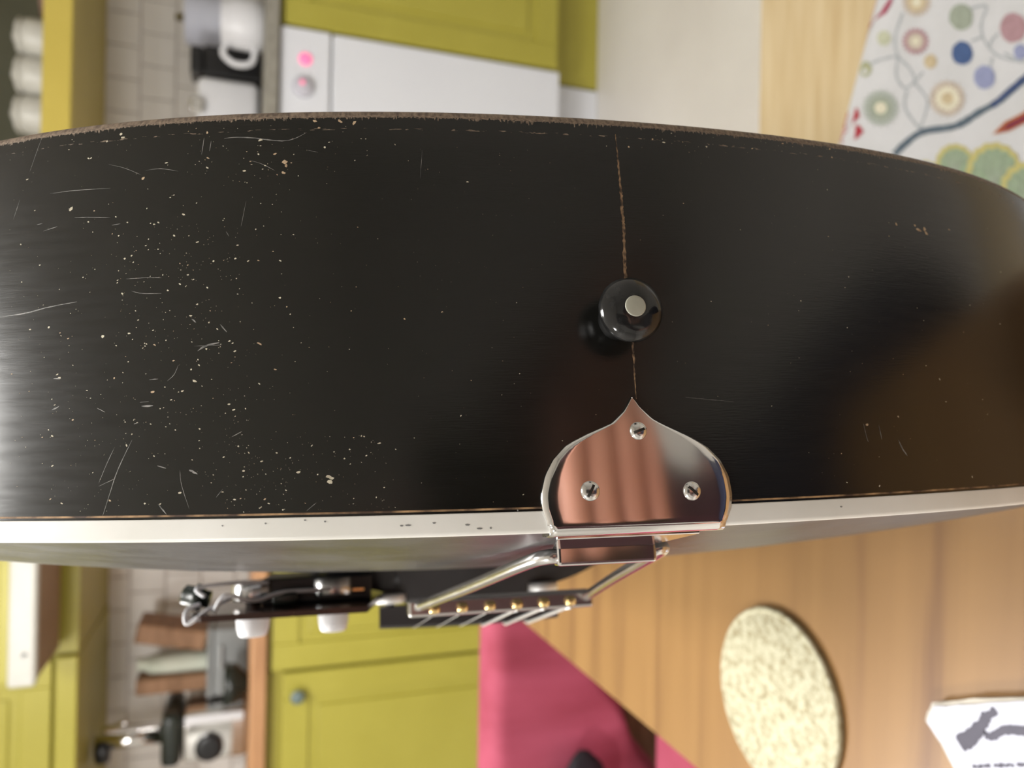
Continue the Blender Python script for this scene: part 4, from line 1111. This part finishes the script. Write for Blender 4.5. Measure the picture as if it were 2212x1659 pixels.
for wq in ([(-118, PG - 6, 176), (-122, PG - 4, 172), (-121, PG + .5, 170), (-114, PG - 4, 172), (-106, PG - 8, 186)], [(-112, PG - 3, 172), (-108, PG - 9, 172), (-98, PG - 6, 178), (-88, PG - 8, 186), (-72, PG - 8, 190), (-56, PG - 8, 202)], [(-116, PG - 9, 174), (-119, PG - 12, 176), (-108, PG - 13, 182), (-94, PG - 12, 190)]):
    gtube('wire', catmull(wq, 6), .8, m_white_plastic, pg, 8)
gtube('support_post', [(-80, PG - 2.5, 270), (-80, top_y(-80, 270), 270)], 2.2, m_silver, pg, 12)

# ------------------------------------------------------------------ the photographer (mirrored in the chrome and the lacquer) with the phone
def cw(i, j, k): return CAMP + MW @ (np.array([i, j, k], float) * .001)      # millimetres from the lens: down, left, forward
m_skin = mat('skin', srgb(206, 150, 128), .5, col2=srgb(194, 136, 116), scale=30, bump=.05, bscale=200)
m_sweater = mat('dark_maroon_knit', srgb(62, 30, 34), .9, col2=srgb(50, 24, 30), scale=40, bump=.4, bscale=220)
m_denim = mat('dark_blue_denim', srgb(38, 42, 66), .9, col2=srgb(30, 34, 54), scale=60, bump=.3, bscale=300)
m_hair = mat('dark_brown_hair', srgb(48, 34, 26), .6, col2=srgb(34, 24, 18), scale=30, stretch=(1, 1, .2), bump=.5, bscale=90)
m_shoe = mat('dark_shoe_leather', srgb(34, 28, 26), .5, col2=srgb(44, 36, 32), scale=20)
m_glass = mat('dark_lens_glass', (.01, .01, .012, 1), .05)
# phone: just behind the lens, its back to the guitar
t = thing('smartphone', 'dark smartphone held upright in the photographer\'s hand', 'phone', tuple(cw(62, -2, -7)))
def cbox(name, a, m, parent, bev, seg=3):
    V, Fc = bevel_mesh(boxv(*a), BOXF, bev, seg); return obj(name, [cw(*v) for v in V], Fc, m, parent, True)
cbox('case', (-16, 140, -38, 34, -12, -4), m_black_plastic, t, 2.5)
cbox('screen', (-13, 137, -35, 31, -12.5, -11.9), m_glass, t, .2, 1)
cbox('camera_bump', (-12, 12, -12, 30, -4, -2), m_glass, t, .8, 2)

def skin_mesh(name, nodes, edges, m, parent, sub=2, root=None):
    # nodes: name -> (position, radius or (rx, ry)); grown with a Skin modifier and subdivided
    keys = list(nodes); ix = {k: i for i, k in enumerate(keys)}
    o_ = root_loc(parent)
    me = bpy.data.meshes.new(name)
    me.from_pydata([tuple(np.asarray(nodes[k][0], float) - o_) for k in keys], [(ix[a], ix[b]) for a, b in edges], [])
    me.materials.append(m)
    o = bpy.data.objects.new(name, me); COL.objects.link(o); o.parent = parent
    sk = o.modifiers.new('skin', 'SKIN'); sk.use_smooth_shade = True
    if not me.skin_vertices:
        bpy.context.view_layer.objects.active = o
    lay_ = me.skin_vertices[0].data
    for k in keys:
        r = nodes[k][1]; lay_[ix[k]].radius = r if isinstance(r, tuple) else (r, r)
        lay_[ix[k]].use_root = (k == (root or keys[0]))
    ss = o.modifiers.new('smooth', 'SUBSURF'); ss.levels = sub; ss.render_levels = sub
    return o
PY = -.52
person = thing('person', 'seated person in a dark maroon sweater holding up a phone', 'person', (0.0, PY, 0.0))
B = {'pelvis': ((0, PY, .52), (.15, .11)), 'belly': ((0, PY - .01, .68), (.135, .10)), 'chest': ((0, PY - .02, .86), (.155, .11)), 'collar': ((0, PY - .03, 1.0), (.12, .085)),
     'neck': ((0, PY - .01, 1.08), .052), 'jaw': ((0, PY + .02, 1.15), (.062, .075)), 'brow': ((0, PY + .005, 1.23), (.074, .092)), 'crown': ((0, PY - .005, 1.29), (.055, .068)),
     'nose': ((0, PY + .115, 1.185), .013)}
E_ = [('pelvis', 'belly'), ('belly', 'chest'), ('chest', 'collar'), ('collar', 'neck'), ('neck', 'jaw'), ('jaw', 'brow'), ('brow', 'crown'), ('jaw', 'nose')]
for sd, sg in (('L', -1), ('R', 1)):
    kx = -.1 if sg < 0 else .13
    B['shoulder' + sd] = ((sg * .19, PY - .03, 1.0), .062)
    B['hip' + sd] = ((sg * .10, PY + .03, .50), .09); B['thigh' + sd] = ((sg * .12, PY + .22, .505), .078)
    B['knee' + sd] = ((kx, -.09, .5), .06); B['calf' + sd] = ((kx, -.05, .33), .055); B['ankle' + sd] = ((kx, -.05, .09), .036)
    B['heel' + sd] = ((kx, -.06, .045), .036); B['toe' + sd] = ((kx, .09, .035), .03)
    E_ += [('collar', 'shoulder' + sd), ('pelvis', 'hip' + sd), ('hip' + sd, 'thigh' + sd), ('thigh' + sd, 'knee' + sd), ('knee' + sd, 'calf' + sd), ('calf' + sd, 'ankle' + sd), ('ankle' + sd, 'heel' + sd), ('heel' + sd, 'toe' + sd)]
# right arm up to the phone, left hand resting on the thigh
B['elbowR'] = ((.30, -.40, .74), .043); B['foreR'] = ((.21, -.25, .80), .040)
B['wristR'] = (cw(118, -66, -48), .027); B['palmR'] = (cw(104, -54, -22), (.034, .016))
B['elbowL'] = ((-.29, -.46, .72), .043); B['foreL'] = ((-.24, -.35, .66), .040)
B['wristL'] = ((-.17, -.25, .61), .027); B['palmL'] = ((-.145, -.20, .602), (.036, .015))
E_ += [('shoulderR', 'elbowR'), ('elbowR', 'foreR'), ('foreR', 'wristR'), ('wristR', 'palmR'), ('shoulderL', 'elbowL'), ('elbowL', 'foreL'), ('foreL', 'wristL'), ('wristL', 'palmL')]
def chain(start, name, pts, rad):
    prev = start
    for q, (p, r) in enumerate(zip(pts, rad)):
        k = name + str(q); B[k] = (p, r); E_.append((prev, k)); prev = k
for nm, i, tip in (('index', 70, 24), ('middle', 88, 27), ('ring', 106, 25), ('little', 123, 18)):
    r0 = .0088 if nm != 'little' else .0074
    chain('palmR', nm + 'R', [cw(i, -48, -6), cw(i - 1, -40, 5), cw(i - 2, -14, 6), cw(i, 2, 5.5), cw(i + 1, tip - 8, 5)], [r0 + .0006, r0 + .0004, r0, r0 * .95, r0 * .8])
chain('palmR', 'thumbR', [cw(84, -48, -27), cw(66, -30, -25), cw(54, -12, -23)], [.011, .0095, .008])
for nm, dx, ln in (('index', .028, .075), ('middle', .009, .083), ('ring', -.010, .077), ('little', -.028, .062)):
    x0 = -.145 + dx
    chain('palmL', nm + 'L', [(x0, -.155, .606), (x0 + dx * .1, -.155 + ln * .5, .602), (x0 + dx * .1, -.155 + ln * .95, .592)], [.009, .0085, .0072])
chain('palmL', 'thumbL', [(-.108, -.205, .602), (-.092, -.175, .598), (-.084, -.15, .594)], [.011, .0095, .008])
body = skin_mesh('body', B, E_, m_skin, person, 2, 'pelvis')
def grown(keys, f): return {k: (B[k][0], tuple(x + f for x in B[k][1]) if isinstance(B[k][1], tuple) else B[k][1] + f) for k in keys}
def inner(keys): return [(a, b) for a, b in E_ if a in keys and b in keys]
ks = ['pelvis', 'belly', 'chest', 'collar', 'shoulderL', 'shoulderR', 'elbowL', 'elbowR', 'foreL', 'foreR']
skin_mesh('sweater', grown(ks, .014), inner(ks), m_sweater, person, 2, 'chest')
ks = ['pelvis'] + [a + s for s in 'LR' for a in ('hip', 'thigh', 'knee', 'calf', 'ankle')]
skin_mesh('trousers', grown(ks, .012), inner(ks), m_denim, person, 2, 'pelvis')
for s in 'LR':
    ks = ['heel' + s, 'toe' + s]; skin_mesh('shoe', {k: (B[k][0], B[k][1] + .01) for k in ks}, inner(ks), m_shoe, person, 2)
hv = {'a': ((0, PY - .03, 1.3), (.07, .085)), 'b': ((0, PY - .055, 1.23), (.08, .085)), 'c': ((0, PY - .07, 1.14), (.06, .05))}
skin_mesh('hair', hv, [('a', 'b'), ('b', 'c')], m_hair, person, 2)
for sg in (-1, 1):
    V, Fc = lathe_geo([(0, -.012), (.008, -.009), (.012, 0), (.008, .009), (0, .012)], (sg * .03, PY + .084, 1.215), (0, 1, 0), 16)
    obj('eye', V, Fc, m_white_plastic, person, True)
    V, Fc = lathe_geo([(.005, 0), (.004, .002), (0, .003)], (sg * .03, PY + .096, 1.215), (0, 1, 0), 12); obj('iris', V, Fc, m_dark, person, True)
    V, Fc = tube_geo(catmull([(sg * .075, PY + .0, 1.225), (sg * .092, PY - .012, 1.215), (sg * .09, PY - .01, 1.185), (sg * .074, PY + .004, 1.17)], 4), .008, 8); obj('ear', V, Fc, m_skin, person, True)
V, Fc = tube_geo(catmull([(-.022, PY + .088, 1.145), (0, PY + .099, 1.143), (.022, PY + .088, 1.145)], 4), .005, 8); obj('mouth', V, Fc, mat('lips', srgb(176, 100, 94), .5, col2=srgb(166, 92, 88), scale=40), person, True)
# the stool they sit on
t = thing('wooden_stool', 'round brown wooden stool under the seated person', 'stool', (0, PY - .02, 0))
lathe('seat', [(.17, .365), (.18, .37), (.18, .39), (.17, .398), (0, .398)], (0, PY - .02, 0), m_board, t)
for sx in (-1, 1):
    for sy in (-1, 1): tube('leg', [(sx * .12, PY - .02 + sy * .12, .366), (sx * .16, PY - .02 + sy * .16, .012), (sx * .16, PY - .02 + sy * .16, 0)], [.016, .014, .014], m_board, t, 12)
